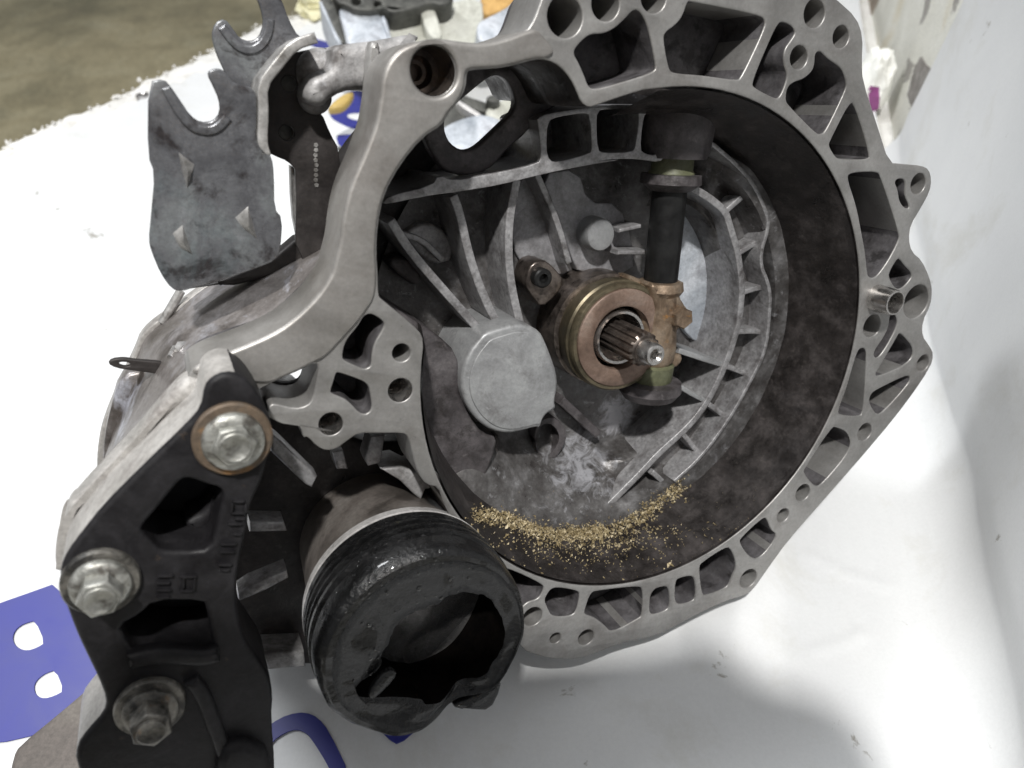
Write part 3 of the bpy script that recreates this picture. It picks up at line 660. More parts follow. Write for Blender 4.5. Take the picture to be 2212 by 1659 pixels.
rib(t(6, (425, 735), (280, 690), (130, 640)), 12 * PX, AZ - .0014, -.088, M_BOSS, n=0)
rib(t(6, (300, 962), (210, 915), (130, 865)), 11 * PX, AZ - .0014, -.088, M_BOSS, n=0)
# ledge between the cells and the wall
led = t('q1', (1060, 420), (1250, 560), (1450, 740), (1600, 920), (1680, 1100), (1760, 1300)) + t(6, (640, 60), (720, 240), (712, 420), (690, 640), (590, 840), (450, 1090), (270, 1330), (100, 1480))
rib(led, 9 * PX, -.0418, -.07, M_RIB)
rib(t('q1', (1180, 330), (1350, 520), (1480, 640), (1600, 790), (1760, 900)), 7 * PX, AZ - .001, -.07, M_PLATE)

# raised land on the left and the sloping lower web
plate('land', gear, M_PLATE, [L2(G, t(5, (300, 240), (440, 300), (600, 420), (800, 540), (925, 660), (940, 820), (950, 930), (1000, 1060), (1090, 1180), (1185, 1195), (1160, 1310), (1110, 1440), (1042, 1612), (900, 1560), (700, 1300), (560, 900)), -.046, 1)], -.086, -.046, .0025)
plate('land', gear, M_WALL, [L2(G, t(5, (1150, 1180), (1200, 1190), (1180, 1400), (1160, 1640), (1050, 1680), (1030, 1600)), -.060, 1)], -.086, -.060, .002)
rib(t(5, (1590, 960), (1700, 1060), (1830, 1180)), 20 * PX, -.068, m=M_PLATE, n=1)
lp = L2(G, t(5, (1410, 1180), (1430, 1290), (1490, 1370), (1560, 1330), (1640, 1180), (1560, 1060), (1450, 1080)), -.070, 2)
plate('low_boss', gear, M_PLATE, [lp, [tuple((Vector(p) - Vector(lp[0])) * .8 + Vector(lp[0])) for p in lp][::-1]], -.09, -.070, .0008)

# big round blind boss
boss_px = t(5, (1068, 565), (1100, 528), (1190, 500), (1290, 470), (1390, 480), (1458, 520), (1490, 580), (1530, 680), (1565, 780), (1572, 870), (1550, 975), (1563, 1005), (1535, 1032), (1500, 1050), (1472, 1090), (1460, 1138), (1425, 1135), (1340, 1160), (1250, 1176), (1150, 1160), (1060, 1100), (990, 1010), (950, 900), (950, 780), (1000, 650))
plate('round_boss', gear, M_BOSS, [L2(G, boss_px, -.040, 1)], -.09, -.0406, .0022, bres=3)
plate('boss_step', gear, M_BOSS, [[tuple((Vector(v) - Vector(P(1103, 815, -.04).xy)) * .90 + Vector(P(1108, 818, -.04).xy)) for v in L2(G, boss_px, -.040, 2)]], -.045, -.0399, .0007, bres=2)

# release bearing on its guide tube, input shaft
rb = G.hr(1301, 703, 107, -.043)
bearing = lathe('release_bearing', gear, M_BRASS, (0, 0, -.085), (0, 0, 1), [(0, rb * .93), (.026, rb * .95), (.028, rb * 1.0), (.0355, rb * 1.0), (.0365, rb * .965), (.0372, rb * .965), (.0378, rb * .985), (.0405, rb * .985), (.0418, rb * .955), (.0420, rb * .9), (.0410, rb * .86), (.0360, rb * .60), (.012, rb * .60)], 72, close=True)
lathe('bearing_body', bearing, M_DSTEEL, (0, 0, -.088), (0, 0, 1), [(0, rb * 1.06), (.026, rb * 1.03), (.027, rb * .9)], 64)
lathe('bearing_face', bearing, M_PINK, (0, 0, -.085), (0, 0, 1), [(.040, rb * .90), (.0428, rb * .885), (.0434, rb * .86), (.0432, rb * .62), (.0425, rb * .58), (.036, rb * .57)], 72, close=True, start=False)
def cage(tt, r, a):
    return (r * (1 + (.035 if int(a / (2 * pi) * 18) % 2 else -.02) * (1 if tt > .018 else 0)), 0)
lathe('ball_cage', bearing, M_DSTEEL, (0, 0, -.085), (0, 0, 1), [(.022, rb * .58), (.031, rb * .575), (.0345, rb * .54), (.031, rb * .51)], 108, jit=cage, close=True, start=False)
lathe('guide_tube', bearing, M_STEEL, (0, 0, -.085), (0, 0, 1), [(.0, rb * .50), (.0405, rb * .50), (.0415, rb * .48), (.0412, rb * .435), (.005, rb * .43)], 64, close=True)
q = P(1175, 602, -.052)
pad = plate('bearing_ear', gear, M_DSTEEL, [L2(G, t('z2', (250, 560), (300, 440), (420, 400), (520, 470), (640, 620), (560, 760), (400, 900), (300, 760), (240, 660)), -.058, 1)], -.075, -.058, .0015)
sb = lathe('socket_bolt', gear, M_BLACK, (q.x, q.y, -.060), (0, 0, 1), [(0, .0052), (.007, .0052), (.0078, .0044), (.0078, .0026), (.0045, .0022), (.0045, 0)], 24)
# splined shaft
seg, V, Fc = 14 * 6, [], []
def spl(z):
    return [(0, z)]
prof = [(-.085, 1), (-.0205, 1), (-.0195, .9), (-.0185, .78), (-.0180, .76)]
rs = .0094
for j, (z, kf) in enumerate(prof):
    for i in range(seg):
        a = 2 * pi * i / seg; ph = (i % 6)
        rr = rs * (1.0 if ph in (0, 1, 2) else .86) if kf > .88 else rs * kf
        if kf == .9: rr = min(rr, rs * .88)
        V.append((rr * cos(a), rr * sin(a), z))
for j in range(len(prof) - 1):
    for i in range(seg):
        k = (i + 1) % seg; Fc.append((j * seg + i, j * seg + k, (j + 1) * seg + k, (j + 1) * seg + i))
Fc.append(tuple(range((len(prof) - 1) * seg, len(prof) * seg)))
shaft = obj('input_shaft', mesh('input_shaft', V, Fc), gear, M_DSTEEL, smooth=.4)
lathe('shaft_tip', shaft, M_STEEL, (0, 0, -.0185), (0, 0, 1), [(0, rs * .70), (.0035, rs * .70), (.0050, rs * .66), (.0078, rs * .64), (.0090, rs * .56), (.0092, rs * .40), (.0080, rs * .26), (.003, rs * .22), (.003, 0)], 40)

# release fork and its cross shaft (axis lies across the bell)
XZ = -.050
s0, s1 = P(1455, 330, XZ), P(1402, 850, XZ)
sd = (s1 - s0).normalized(); slen = (s1 - s0).length
def on(px, py): q = P(px, py, XZ); return (q - s0).dot(sd)
rsf = G.hr(1440, 500, 31, XZ)
xs = lathe('cross_shaft', gear, M_BLACK, s0, sd, [(0, rsf), (slen, rsf)], 32)
lathe('shaft_housing', xs, M_PLATE, s0 - sd * .026, sd, [(0, rsf * 2.0), (.010, rsf * 2.15), (.025, rsf * 2.0), (.0285, rsf * 1.85), (.0285, rsf * 1.1)], 36)
lathe('bushing', xs, M_BUSH, s0, sd, [(on(1455, 336), rsf * .9), (on(1455, 338), rsf * 1.18), (on(1453, 366), rsf * 1.18), (on(1453, 372), rsf * 1.3), (on(1452, 376), rsf * 1.3)], 36)
lathe('collar', xs, M_PLATE, s0, sd, [(on(1452, 374), rsf * .9), (on(1452, 376), rsf * 1.7), (on(1451, 396), rsf * 1.75), (on(1450, 402), rsf * 1.5), (on(1449, 412), rsf * 1.15)], 36)
lathe('bushing', xs, M_BUSH, s0, sd, [(on(1412, 780), rsf * 1.0), (on(1411, 786), rsf * 1.35), (on(1409, 815), rsf * 1.3), (on(1408, 824), rsf * 1.2)], 36)
lathe('collar', xs, M_PLATE, s0, sd, [(on(1408, 818), rsf * 1.0), (on(1408, 822), rsf * 1.9), (on(1406, 840), rsf * 1.95), (on(1404, 856), rsf * 1.6), (on(1402, 866), .001)], 36)
fork = lathe('release_fork', gear, M_FORK, s0, sd, [(on(1430, 604), rsf * .9), (on(1430, 607), rsf * 1.3), (on(1428, 624), rsf * 1.42), (on(1427, 636), rsf * 1.18), (on(1424, 668), rsf * 1.2), (on(1420, 705), rsf * 1.22), (on(1418, 745), rsf * 1.35), (on(1415, 772), rsf * 1.3), (on(1413, 784), rsf * 1.05)], 40,
             jit=lambda tt, r, a: (r * (1 + .06 * noise.noise(Vector((tt * 200, cos(a) * 2, sin(a) * 2)))), 0))
plate('fork_clamp', fork, M_FORK, [L2(G, t('z2', (1440, 620), (1560, 640), (1740, 600), (1760, 660), (1740, 760), (1800, 850), (1820, 1000), (1720, 1060), (1700, 1250), (1600, 1380), (1480, 1350), (1470, 1100), (1500, 900), (1460, 760)), -.046, 1)], -.058, -.040, .003, bres=3)
q = P(*t('z2', (1805, 985))[0], -.037)
bdir = (P(*t('z2', (1840, 1000))[0], -.035) - P(*t('z2', (1730, 950))[0], -.048)).normalized()
lathe('bolt_flange', fork, M_FORK, q - bdir * .008, bdir, [(0, .0068), (.003, .0068), (.0036, .006)], 28)
lathe('clamp_bolt', fork, M_FORK, q - bdir * .006, bdir, [(0, .0064), (.0085, .0064), (.0098, .0054), (.0100, 0)], 6)
plate('fork_arm', fork, M_FORK, [L2(G, t('z2', (1300, 560), (1440, 620), (1520, 760), (1520, 900), (1440, 860), (1400, 740), (1280, 620)), -.052, 1)], -.066, -.052, .002)
plate('fork_arm', fork, M_FORK, [L2(G, t('z2', (1340, 1340), (1480, 1300), (1640, 1370), (1760, 1320), (1780, 1400), (1700, 1480), (1500, 1500), (1360, 1440)), -.052, 1)], -.062, -.047, .002)

# dowel sleeve and thread insert
q = P(*t(6, (1395, 300))[0], 0)
rd = G.hr(*t(6, (1490, 320))[0], 57 * .337, .012)
lathe('dowel_sleeve', flange, M_STEEL, (q.x, q.y, -.004), (0, 0, 1), [(0, rd * 1.12), (.006, rd * 1.10), (.0155, rd * 1.03), (.0170, rd * .98), (.0172, rd * .86), (.0160, rd * .82), (-.002, rd * .80), (-.002, 0)], 40)
for hi in (-2, -3):
    q, rr = HC[hi]
    lathe('thread_insert', flange, M_STEEL, (q.x, q.y, -.028), (0, 0, 1), [(0, rr * .72)] + [(.002 + .0011 * i, rr * (.76 if i % 2 else .84)) for i in range(18)] + [(.0245, rr * .84), (.0278, rr * .995)], 36, close=True, start=False)
q, rr = HC[-1]
lathe('bore_step', flange, M_DSTEEL, (q.x, q.y, -.030), (0, 0, 1), [(0, 0), (.0, rr * .35), (.006, rr * .38), (.006, rr * .55), (.010, rr * .72), (.010, rr * .99), (.03, rr * .99)], 44, close=True)

# gear case behind the flange: the shell seen on the left
rows = [(-.010, t('d', (728, 545), (721, 593), (657, 677), (607, 717), (505, 758), (431, 785), (398, 818), (337, 893), (219, 1014))),
        (-.035, t('d', (715, 535), (690, 575), (640, 632), (570, 675), (470, 722), (400, 760), (365, 806), (305, 893), (220, 1014))),
        (-.065, t('d', (705, 530), (640, 556), (570, 592), (490, 640), (410, 692), (352, 738), (322, 798), (268, 890), (221, 1013))),
        (-.100, t('d', (700, 528), (600, 548), (500, 590), (430, 628), (371, 682), (318, 722), (290, 780), (240, 890), (221, 1012)))]
V, Fc = [], []
pr = [[P(x, y, z) for x, y in ps] for z, ps in rows]
last = [v + Vector((.03, -.02, -.08)) for v in pr[-1]]; pr.append(last)
cols_ = []
fine = []
for r_ in pr:
    q3 = [Vector(v) for v in r_]
    for _ in range(2):
        n_ = [q3[0]]
        for i in range(len(q3) - 1): n_ += [q3[i] * .75 + q3[i + 1] * .25, q3[i] * .25 + q3[i + 1] * .75]
        n_.append(q3[-1]); q3 = n_
    fine.append(q3)
nn = len(fine[0])
RS = 5
rowsf = []
for j in range(len(fine) - 1):
    for k in range(RS):
        tq = k / RS; rowsf.append([fine[j][i].lerp(fine[j + 1][i], tq) for i in range(nn)])
rowsf.append(fine[-1])
for r_ in rowsf:
    for v in r_: V.append(v + Vector((1, 1, 1)) * noise.noise(v * 45) * .0018)
for j in range(len(rowsf) - 1):
    for i in range(nn - 1): Fc.append((j * nn + i, j * nn + i + 1, (j + 1) * nn + i + 1, (j + 1) * nn + i))
case = obj('gear_case', mesh('gear_case', V, Fc), gear, M_CASE)
# rear body of the case, resting on the bench behind the flange
lathe('case_body', gear, M_CASE, (.0, -.022, -.098), (0, 0, -1), [(0, .100), (.03, .092), (.05, .080), (.09, .066), (.10, .0)], 48)
# rim of the rear cover seen past the shell
rim = [P(x, y, -.104) for x, y in [(470, 606), (371, 676), (313, 719), (300, 757), (268, 822), (230, 913), (219, 965), (219, 1020)]]
rl = chaikin([v.xy for v in rim], 2, closed=False)
plate('cover_rim', gear, M_MSIDE, [strip_loop([tuple(p) for p in rl], .0035)], -.112, -.100, .0008)
plate('cover_skirt', gear, M_CASE, [L2(G, t('q7', (560, 60), (700, -60), (1000, -20), (1000, 300), (700, 640), (480, 900), (400, 900), (420, 600), (480, 330)), -.075, 1)], -.09, -.075, .002)

# cast web under the arm, struts round the output
plate('strut', gear, M_RIB, [L2(G, t(4, (1740, 1170), (1800, 1220), (2035, 1450), (2000, 1520), (1960, 1500), (1740, 1290)), -.012, 0)], -0.024, -.012, .0015)
plate('strut', gear, M_RIB, [L2(G, t(5, (370, 1190), (460, 1180), (430, 1360), (350, 1380), (330, 1330)), -.03, 0)], -0.042, -.03, .001)
plate('strut', gear, M_RIB, [L2(G, t(5, (120, 1290), (190, 1280), (220, 1400), (150, 1400)), -.03, 0)], -0.042, -.03, .001)
plate('strut', gear, M_RIB, [L2(G, t(7, (1600, 125), (1820, 130), (1840, 190), (1600, 195)), -.02, 0)], -0.032, -.02, .0012)
plate('strut', gear, M_RIB, [L2(G, t(7, (1530, 590), (1600, 540), (1840, 440), (1850, 490), (1700, 570), (1530, 640)), -.02, 0)], -0.032, -.02, .0012)
plate('strut', gear, M_CAST, [L2(G, t(7, (1690, 975), (1950, 960), (1960, 1060), (1720, 1080)), -.045, 0)], -.08, -.045, .0015)
plate('inner_case', gear, M_WALL, [L2(G, t('d', (560, 880), (640, 860), (760, 960), (900, 960), (960, 1060), (1080, 1220), (1120, 1380), (960, 1460), (700, 1440), (560, 1450), (470, 1250), (500, 1050)), -.06, 1)], -.12, -.062, .003)
plate('cast_rag', gear, M_CAST, [L2(G, t(5, (430, 1400), (560, 1380), (640, 1420), (720, 1400), (740, 1470), (800, 1520), (720, 1530), (690, 1600), (640, 1560), (560, 1480)), -.028, 0)], -.05, -.028, .0015)

def pxof(v):                                    # picture point of a gearbox point
    q_ = CAMROT.transposed() @ (G.M @ Vector(v) - CAMLOC)
    return IW / 2 + q_.x / -q_.z * FPX, IH / 2 - q_.y / -q_.z * FPX
# output tube with torn rubber boot
bc = P(872, 1296, 0)
rt = G.hr(880, 1300, 200, 0)
tube = lathe('output_tube', gear, M_TUBE, (bc.x, bc.y, -.075), (0, 0, 1), [(0, rt * .70), (.003, rt * .78), (.010, rt * .80), (.050, rt * .87), (.066, rt * .93), (.074, rt * .95), (.074, rt * .8)], 72, close=True)
lathe('clamp_band', tube, M_CLAMP, (bc.x, bc.y, -.0055), (0, 0, 1), [(0, rt * .93), (.0006, rt * .985), (.0055, rt * 1.0), (.006, rt * .96)], 72)
mouth_c = Vector((.010, -.003))
def bj(tt, r, a):
    n = noise.noise(Vector((cos(a) * 2.2, sin(a) * 2.2, tt * 40))) ; n2 = noise.noise(Vector((cos(a) * 7, sin(a) * 7, tt * 160)))
    k = max(0, min(1, (tt - .018) / .016))
    rr = r * (1 + (.010 * n + .006 * n2) * (.2 + k))
    dz = .0014 * n * k + .0004 * n2 * k
    if r < rt * .72:
        rr += rt * (.07 * noise.noise(Vector((cos(a) * 1.7, sin(a) * 1.7, 9))) + .022 * n2)
        nt_ = math.exp(-((a - NOTCH + pi) % (2 * pi) - pi) ** 2 / .05)
        rr += rt * .22 * nt_
    # bottom of the rim is broken away
    br = math.exp(-((a - BREAK + pi) % (2 * pi) - pi) ** 2 / .09)
    if tt > .026: dz -= .010 * br * k
    return rr, dz
# find lathe angle convention: u = orthogonal(z)
_u = Vector((0, 0, 1)).orthogonal().normalized(); _v = Vector((0, 0, 1)).cross(_u)
def lang(x, y): return atan2(Vector((x, y, 0)).dot(_v), Vector((x, y, 0)).dot(_u))
dN = P(790, 1480, .03) - P(930, 1400, .03); NOTCH = lang(dN.x, dN.y)
dB = P(1010, 1560, .03) - P(930, 1390, .03); BREAK = lang(dB.x, dB.y)
bprof = [(q_[0], rt * q_[1]) for q_ in [(0, .95), (.001, 1.0), (.004, 1.0), (.005, .93), (.0065, .93), (.0075, 1.01), (.0095, 1.015), (.0105, .93), (.012, .93), (.013, 1.015), (.015, 1.02), (.016, .94), (.0175, .94), (.0185, 1.02), (.0205, 1.02), (.0215, .96), (.023, .96), (.0245, 1.01), (.0300, 1.005), (.0345, .99), (.0364, .955), (.0362, .915), (.0346, .885), (.0338, .80), (.0336, .71), (.0332, .645), (.0320, .60), (.0270, .59), (.0200, .60), (.008, .66), (-.030, .66), (-.060, .6), (-.062, 0)]]
boot = lathe('rubber_boot', gear, [M_RUB, M_BOOTSHADE], (bc.x, bc.y, .0005), (0, 0, 1), bprof, 160, jit=bj)
_ns = 160
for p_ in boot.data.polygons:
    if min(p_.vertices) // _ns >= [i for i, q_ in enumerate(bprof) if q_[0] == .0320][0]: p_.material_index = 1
for v in boot.data.vertices:                      # mouth sits off centre
    d = Vector((v.co.x - bc.x, v.co.y - bc.y)); k = max(0, 1 - d.length / (rt * 1.0)) * (1 if v.co.z > -.005 else 0)
    v.co.x += .0125 * min(1, k * 2.2); v.co.y -= .0085 * min(1, k * 2.2)
M_OIL = mk('wet grease', [(.3, g(.004)), (.6, g(.008))], 60, rough=(.03, .08), bump=0, spec=.7, coat=1.0, grain=0)
V, Fc = [], []
_dirs = [(cos(a) * cos(e), sin(a) * cos(e), sin(e)) for e in (0.0, .6, 1.1) for a in [2 * pi * i / 7 for i in range(7)]]
def drop(c, nrm, r):
    u = nrm.orthogonal().normalized(); v = nrm.cross(u); b = len(V)
    for e in (0.0, .55, 1.05):
        for i in range(7):
            a = 2 * pi * i / 7; V.append(c + (u * cos(a) + v * sin(a)) * cos(e) * r + nrm * sin(e) * r * .45)
    V.append(c + nrm * r * .45)
    for k in range(2):
        for i in range(7): Fc.append((b + k * 7 + i, b + k * 7 + (i + 1) % 7, b + k * 7 + 7 + (i + 1) % 7, b + k * 7 + 7 + i))
    for i in range(7): Fc.append((b + 14 + i, b + 14 + (i + 1) % 7, b + 21))
_pl = [p_ for p_ in boot.data.polygons if p_.material_index == 0 and p_.center.z > .004]
_want = t(8, (300, 550), (240, 640), (380, 520), (420, 480), (700, 560), (800, 560), (900, 550), (560, 640), (700, 320), (400, 740), (590, 900), (520, 960), (440, 1000), (390, 1060), (420, 420), (300, 450))
for wx, wy in _want:
    tgt = [(abs(wx - q_[0]) + abs(wy - q_[1]), p_) for p_ in _pl for q_ in [pxof(p_.center)]]
    tgt.sort(key=lambda k_: k_[0])
    for _, p_ in random.sample(tgt[:110], 9):
        drop(p_.center + Vector((random.gauss(0, .0006), random.gauss(0, .0006), random.gauss(0, .0004))), p_.normal.copy(), random.choice((.0003, .0004, .0006, .0009)) * random.uniform(.8, 1.3))
dr = obj('grease_drops', mesh('grease_drops', V, Fc), boot, M_OIL, smooth=3.0); dr['kind'] = 'stuff'
lp = L2(G, t(8, (350, 1250), (420, 1130), (500, 1080), (545, 1110), (470, 1200), (380, 1280)), .039, 1)
plate('torn_flap', boot, M_RUB, [lp], .0345, .0390, .0015)
lp = L2(G, t(8, (880, 1330), (980, 1280), (1100, 1220), (1200, 1120), (1215, 1200), (1140, 1352), (1000, 1345)), .028, 1)
plate('torn_flap', boot, M_RUB, [lp], .018, .028, .003)

# engine mount with three bolts
MZ = .030
mo = t(4, (1312, 870), (1360, 815), (1440, 780), (1530, 790), (1610, 850), (1690, 970), (1742, 1100), (1750, 1210), (1715, 1330), (1690, 1450), (1640, 1560)) + \
    t(7, (1600, 40), (1580, 200), (1530, 400), (1508, 600), (1548, 850), (1650, 1000), (1730, 1120), (1752, 1250), (1742, 1400), (1765, 1700), (1760, 2000), (600, 2000), (480, 1680), (495, 1570), (560, 1480), (665, 1365), (682, 1280), (625, 1130), (560, 1000), (490, 850), (430, 690), (382, 560), (385, 430), (430, 330), (520, 210)) + t(4, (660, 1640), (900, 1400), (1200, 1112), (1290, 1010))
h1 = t('q4', (800, 350), (920, 340), (1120, 420), (1340, 480), (1385, 560), (1330, 760), (1290, 1000), (1210, 1340), (800, 1370), (480, 1350), (380, 1230), (220, 1080), (240, 1010), (480, 730), (700, 450))
h2 = t(7, (990, 640), (1300, 640), (1325, 690), (1350, 850), (1375, 950), (1200, 985), (1000, 975), (860, 965), (800, 880), (765, 800), (900, 730))
h3 = t(7, (1180, 1480), (1290, 1200), (1390, 1480), (1430, 1580), (1300, 1600))
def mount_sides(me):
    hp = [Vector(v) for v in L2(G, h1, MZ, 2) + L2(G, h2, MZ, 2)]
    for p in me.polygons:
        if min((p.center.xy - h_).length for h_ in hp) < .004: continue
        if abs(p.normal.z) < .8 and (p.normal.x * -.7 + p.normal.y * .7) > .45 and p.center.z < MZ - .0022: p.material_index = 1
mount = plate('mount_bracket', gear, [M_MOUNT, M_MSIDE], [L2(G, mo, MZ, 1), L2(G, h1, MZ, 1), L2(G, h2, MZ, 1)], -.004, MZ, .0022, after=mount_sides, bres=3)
plate('mount_web', mount, M_MOUNT, [L2(G, mo, 0, 1)], -.020, -.005, .002)
plate('side_rail', mount, M_MSIDE, [L2(G, t('q7', (1330, 40), (1440, 90), (1440, 200), (1060, 380), (830, 640), (240, 1260), (110, 1440)) + t(7, (440, 130), (410, 300), (420, 440), (384, 470), (384, 400), (398, 150), (440, 20)) + t('q7', (150, 1240), (380, 980), (700, 640), (1000, 280), (1230, 30)), .004, 2)], -.010, .004, .003, bres=3)
plate('mount_lug', mount, M_MOUNT, [L2(G, t('q4', (820, 960), (900, 900), (1060, 840), (1180, 700), (1290, 540), (1330, 560), (1290, 900), (1220, 1100), (1100, 1150), (900, 1110)), .012, 1)], -.006, .012, .003)
rib_m = chaikin([P(x, y, MZ).xy for x, y in t(7, (1220, 1120), (1300, 1220), (1360, 1380), (1440, 1600))], 2, closed=False)
plate('mount_ridge', mount, M_MOUNT, [strip_loop([tuple(p) for p in rib_m], .006)], MZ - .004, MZ + .0035, .0022, bres=3)
rib_m = chaikin([P(x, y, MZ).xy for x, y in t(7, (820, 1010), (960, 975), (1100, 970), (1300, 990), (1400, 960))], 2, closed=False)
plate('mount_ridge', mount, M_MOUNT, [strip_loop([tuple(p) for p in rib_m], .007)], MZ - .004, MZ + .003, .0022, bres=3)
plate('mount_hump', mount, M_MOUNT, [L2(G, t(7, (1400, 1620), (1500, 1560), (1620, 1560), (1740, 1640), (1740, 1900), (1380, 1900)), MZ + .006, 1)], MZ - .004, MZ + .006, .004, bres=3)
# boss ring of the upper bolt
c1 = t(4, (1490, 1195))[0]; c2 = t(7, (648, 500))[0]; c3 = t(7, (965, 1300))[0]
def bolt(c, wpx, hpx, mw, mf, mh, lobes, tall, ph=0.3):
    q = P(*c, MZ); rw = G.hr(*c, wpx, MZ); rh = G.hr(*c, hpx, MZ)
    b = lathe('bolt', mount, mh, (q.x, q.y, MZ + .002), (0, 0, 1), [(0, rw * .80), (.0020, rw * .80), (.0032, rw * .775), (.0037, rw * .72), (.0045, rh * 1.02), (.0045, 0)], 72,
              jit=(lambda tt, r, a: (r * (1 + .006 * noise.noise(Vector((cos(a) * 3, sin(a) * 3, tt * 400)))), 0)))
    z1_ = MZ + .002 + tall
    plate('bolt_head', b, mh, [ngon(q.xy, rh, 6, ph)], MZ + .003, z1_, .0011, bres=2)
    lathe('head_dimple', b, mh, (q.x, q.y, z1_ - .0006), (0, 0, 1), [(0, rh * .70), (.0011, rh * .70), (.0014, rh * .64), (.0008, rh * .5), (.0006, 0)], 36)
    lathe('washer', b, mw, (q.x, q.y, MZ - .001), (0, 0, 1), [(0, rw * 1.02), (.0030, rw * 1.02), (.0038, rw * .97), (.0040, rw * .78)], 60, start=False, jit=lambda tt, r, a: (r * (1 + .012 * noise.noise(Vector((cos(a) * 2, sin(a) * 2, 1)))), 0), close=True)
    return b
bolt(c1, 86, 50, M_RUST, M_BOLT, M_BOLT, 6, .0075, .2)
bolt(c2, 86, 50, M_BOLTD, M_BOLTD, M_BOLT, 6, .0115, 1.2)
bolt(c3, 76, 46, M_BOLTD, M_BOLTD, M_BOLTD, 6, .013, .7)
# worn cast marks on the mount, raised bars
marks = [('q4', 1510, 640, 1680, 640, 26), ('q4', 1470, 800, 1690, 800, 24), ('q4', 1530, 880, 1680, 885, 24), ('q4', 1430, 955, 1650, 955, 22), ('q4', 1500, 1095, 1640, 1095, 20), ('q4', 1330, 1240, 1560, 1240, 26), ('q4', 1320, 1350, 1540, 1345, 24), ('q4', 1290, 1530, 1500, 1530, 24), ('q4', 1330, 1605, 1470, 1600, 24), ('q4', 1690, 650, 1690, 800, 16), ('q4', 1500, 640, 1490, 790, 16),
         (7, 1000, 465, 1110, 465, 12), (7, 1000, 510, 1090, 510, 12), (7, 1000, 555, 1100, 555, 12), (7, 1000, 600, 1090, 600, 12), (7, 1150, 470, 1260, 470, 12), (7, 1175, 470, 1175, 545, 12), (7, 1150, 560, 1240, 560, 12), (7, 1250, 470, 1240, 560, 12)]
for k, xa, ya, xb, yb, w in marks:
    (a_, b_) = t(k, (xa, ya), (xb, yb)); a_ = P(*a_, MZ).xy; b_ = P(*b_, MZ).xy
    plate('cast_mark', mount, M_MOUNT, [strip_loop([tuple(a_), tuple(b_)], w * TO[k][2] / 5400.)], MZ - .001, MZ + .0017, .0006, bres=1)

# cable bracket (plated sheet, two slots) and its side plate
BZ = -.030
bo = t(1, (950, 522), (1050, 505), (1100, 560), (1160, 650), (1220, 740), (1285, 785), (1370, 776), (1410, 720), (1405, 640), (1362, 545), (1330, 480), (1342, 448), (1400, 436), (1440, 455), (1500, 540), (1640, 560), (1650, 720), (1640, 900), (1700, 965), (1745, 1010), (1758, 1120), (1760, 1340), (1812, 1400), (1800, 1600)) + t(4, (1770, 60), (1650, 110), (1400, 195), (1250, 235), (1160, 262), (1100, 245), (1030, 150), (968, 0)) + t(1, (952, 1540), (966, 1400), (992, 1110), (946, 1000))
bq = P(*t(1, (1400, 900))[0], BZ)
def btilt(x, y): return -1.6 * max(0, (bq.y - .02 - y)) ** 2 * 9
brk = plate('cable_bracket', gear, M_ZINC, [L2(G, bo, BZ, 1)], BZ - .003, BZ, .0007)
BZ2 = -.055
b2 = t(1, (1355, 222), (1378, 145), (1440, 114), (1500, 190), (1535, 242), (1600, 266), (1660, 240), (1692, 150), (1672, 50), (1620, -80), (1760, -80), (1810, 0), (1850, 120), (1918, 242), (1990, 240), (2000, 280), (1830, 320), (1720, 470), (1700, 640), (1480, 640), (1450, 480), (1380, 330))
plate('upper_hook', brk, M_ZINC, [L2(G, b2, BZ2, 1)], BZ2 - .0035, BZ2, .0008)
st = chaikin([P(x, y, -.045).xy for x, y in t(1, (1985, 255), (1845, 300), (1740, 430), (1650, 545), (1660, 720), (1650, 900), (1675, 985))], 1, closed=False)
plate('folded_edge', brk, M_EDGE, [strip_loop([tuple(p) for p in st], .0042)], -.058, -.030, .0008)
# rounded beads round the slots
for zz, pts in ((BZ, t(1, (1060, 560), (1130, 690), (1210, 800), (1290, 840), (1390, 830), (1460, 750))), (BZ2, t(1, (1420, 170), (1490, 270), (1570, 325), (1660, 310), (1720, 220), (1730, 120)))):
    st = chaikin([P(x, y, zz).xy for x, y in pts], 2, closed=False)
    plate('slot_bead', brk, M_ZINC, [strip_loop([tuple(p) for p in st], .0035)], zz - .001, zz + .0012, .0008)
# pressed gussets
for pts in (t(1, (1140, 965), (1250, 1050), (1200, 1215), (1165, 1100)), t(1, (1100, 1490), (1170, 1430), (1240, 1640), (1150, 1590)), t(1, (1500, 1390), (1590, 1310), (1655, 1540), (1570, 1480))):
    V = [P(x, y, BZ) - Vector((0, 0, .0004)) for x, y in pts]; cc = sum(V, Vector()) / 4 + Vector((0.0006, -.001, .0045))
    V.append(cc)
    obj('pressed_gusset', mesh('pressed_gusset', V, [(0, 1, 4), (1, 2, 4), (2, 3, 4), (3, 0, 4)]), brk, M_EDGE, smooth=1.2)
SZ = -.058
plate('under_bracket_shade', brk, M_SIDEP, [L2(G, t(4, (1165, 255), (1400, 195), (1760, 40), (1900, -80), (2150, -140), (2135, 90), (1900, 135), (1500, 225), (1400, 222)), -.062, 0)], -.075, -.062, .002)  # dark sheet added for the shaded gap below the bracket
sp = t(1, (1700, 620), (1760, 470), (1850, 345), (1960, 320), (2085, 300), (2120, 340), (2100, 420), (2020, 470), (2000, 600), (1985, 680), (2060, 715), (2120, 860), (2180, 965), (2182, 1260), (2165, 1500), (2150, 1700), (1890, 1700), (1905, 1100), (1850, 1035), (1760, 1000), (1695, 960), (1690, 760))
hs = [circ(P(*t(1, c_)[0], SZ).xy, .0032, 20) for c_ in ((1855, 535), (1838, 850))]
side = plate('side_plate', brk, M_SIDEP, [L2(G, sp, SZ, 1)] + hs, SZ - .003, SZ, .0006)
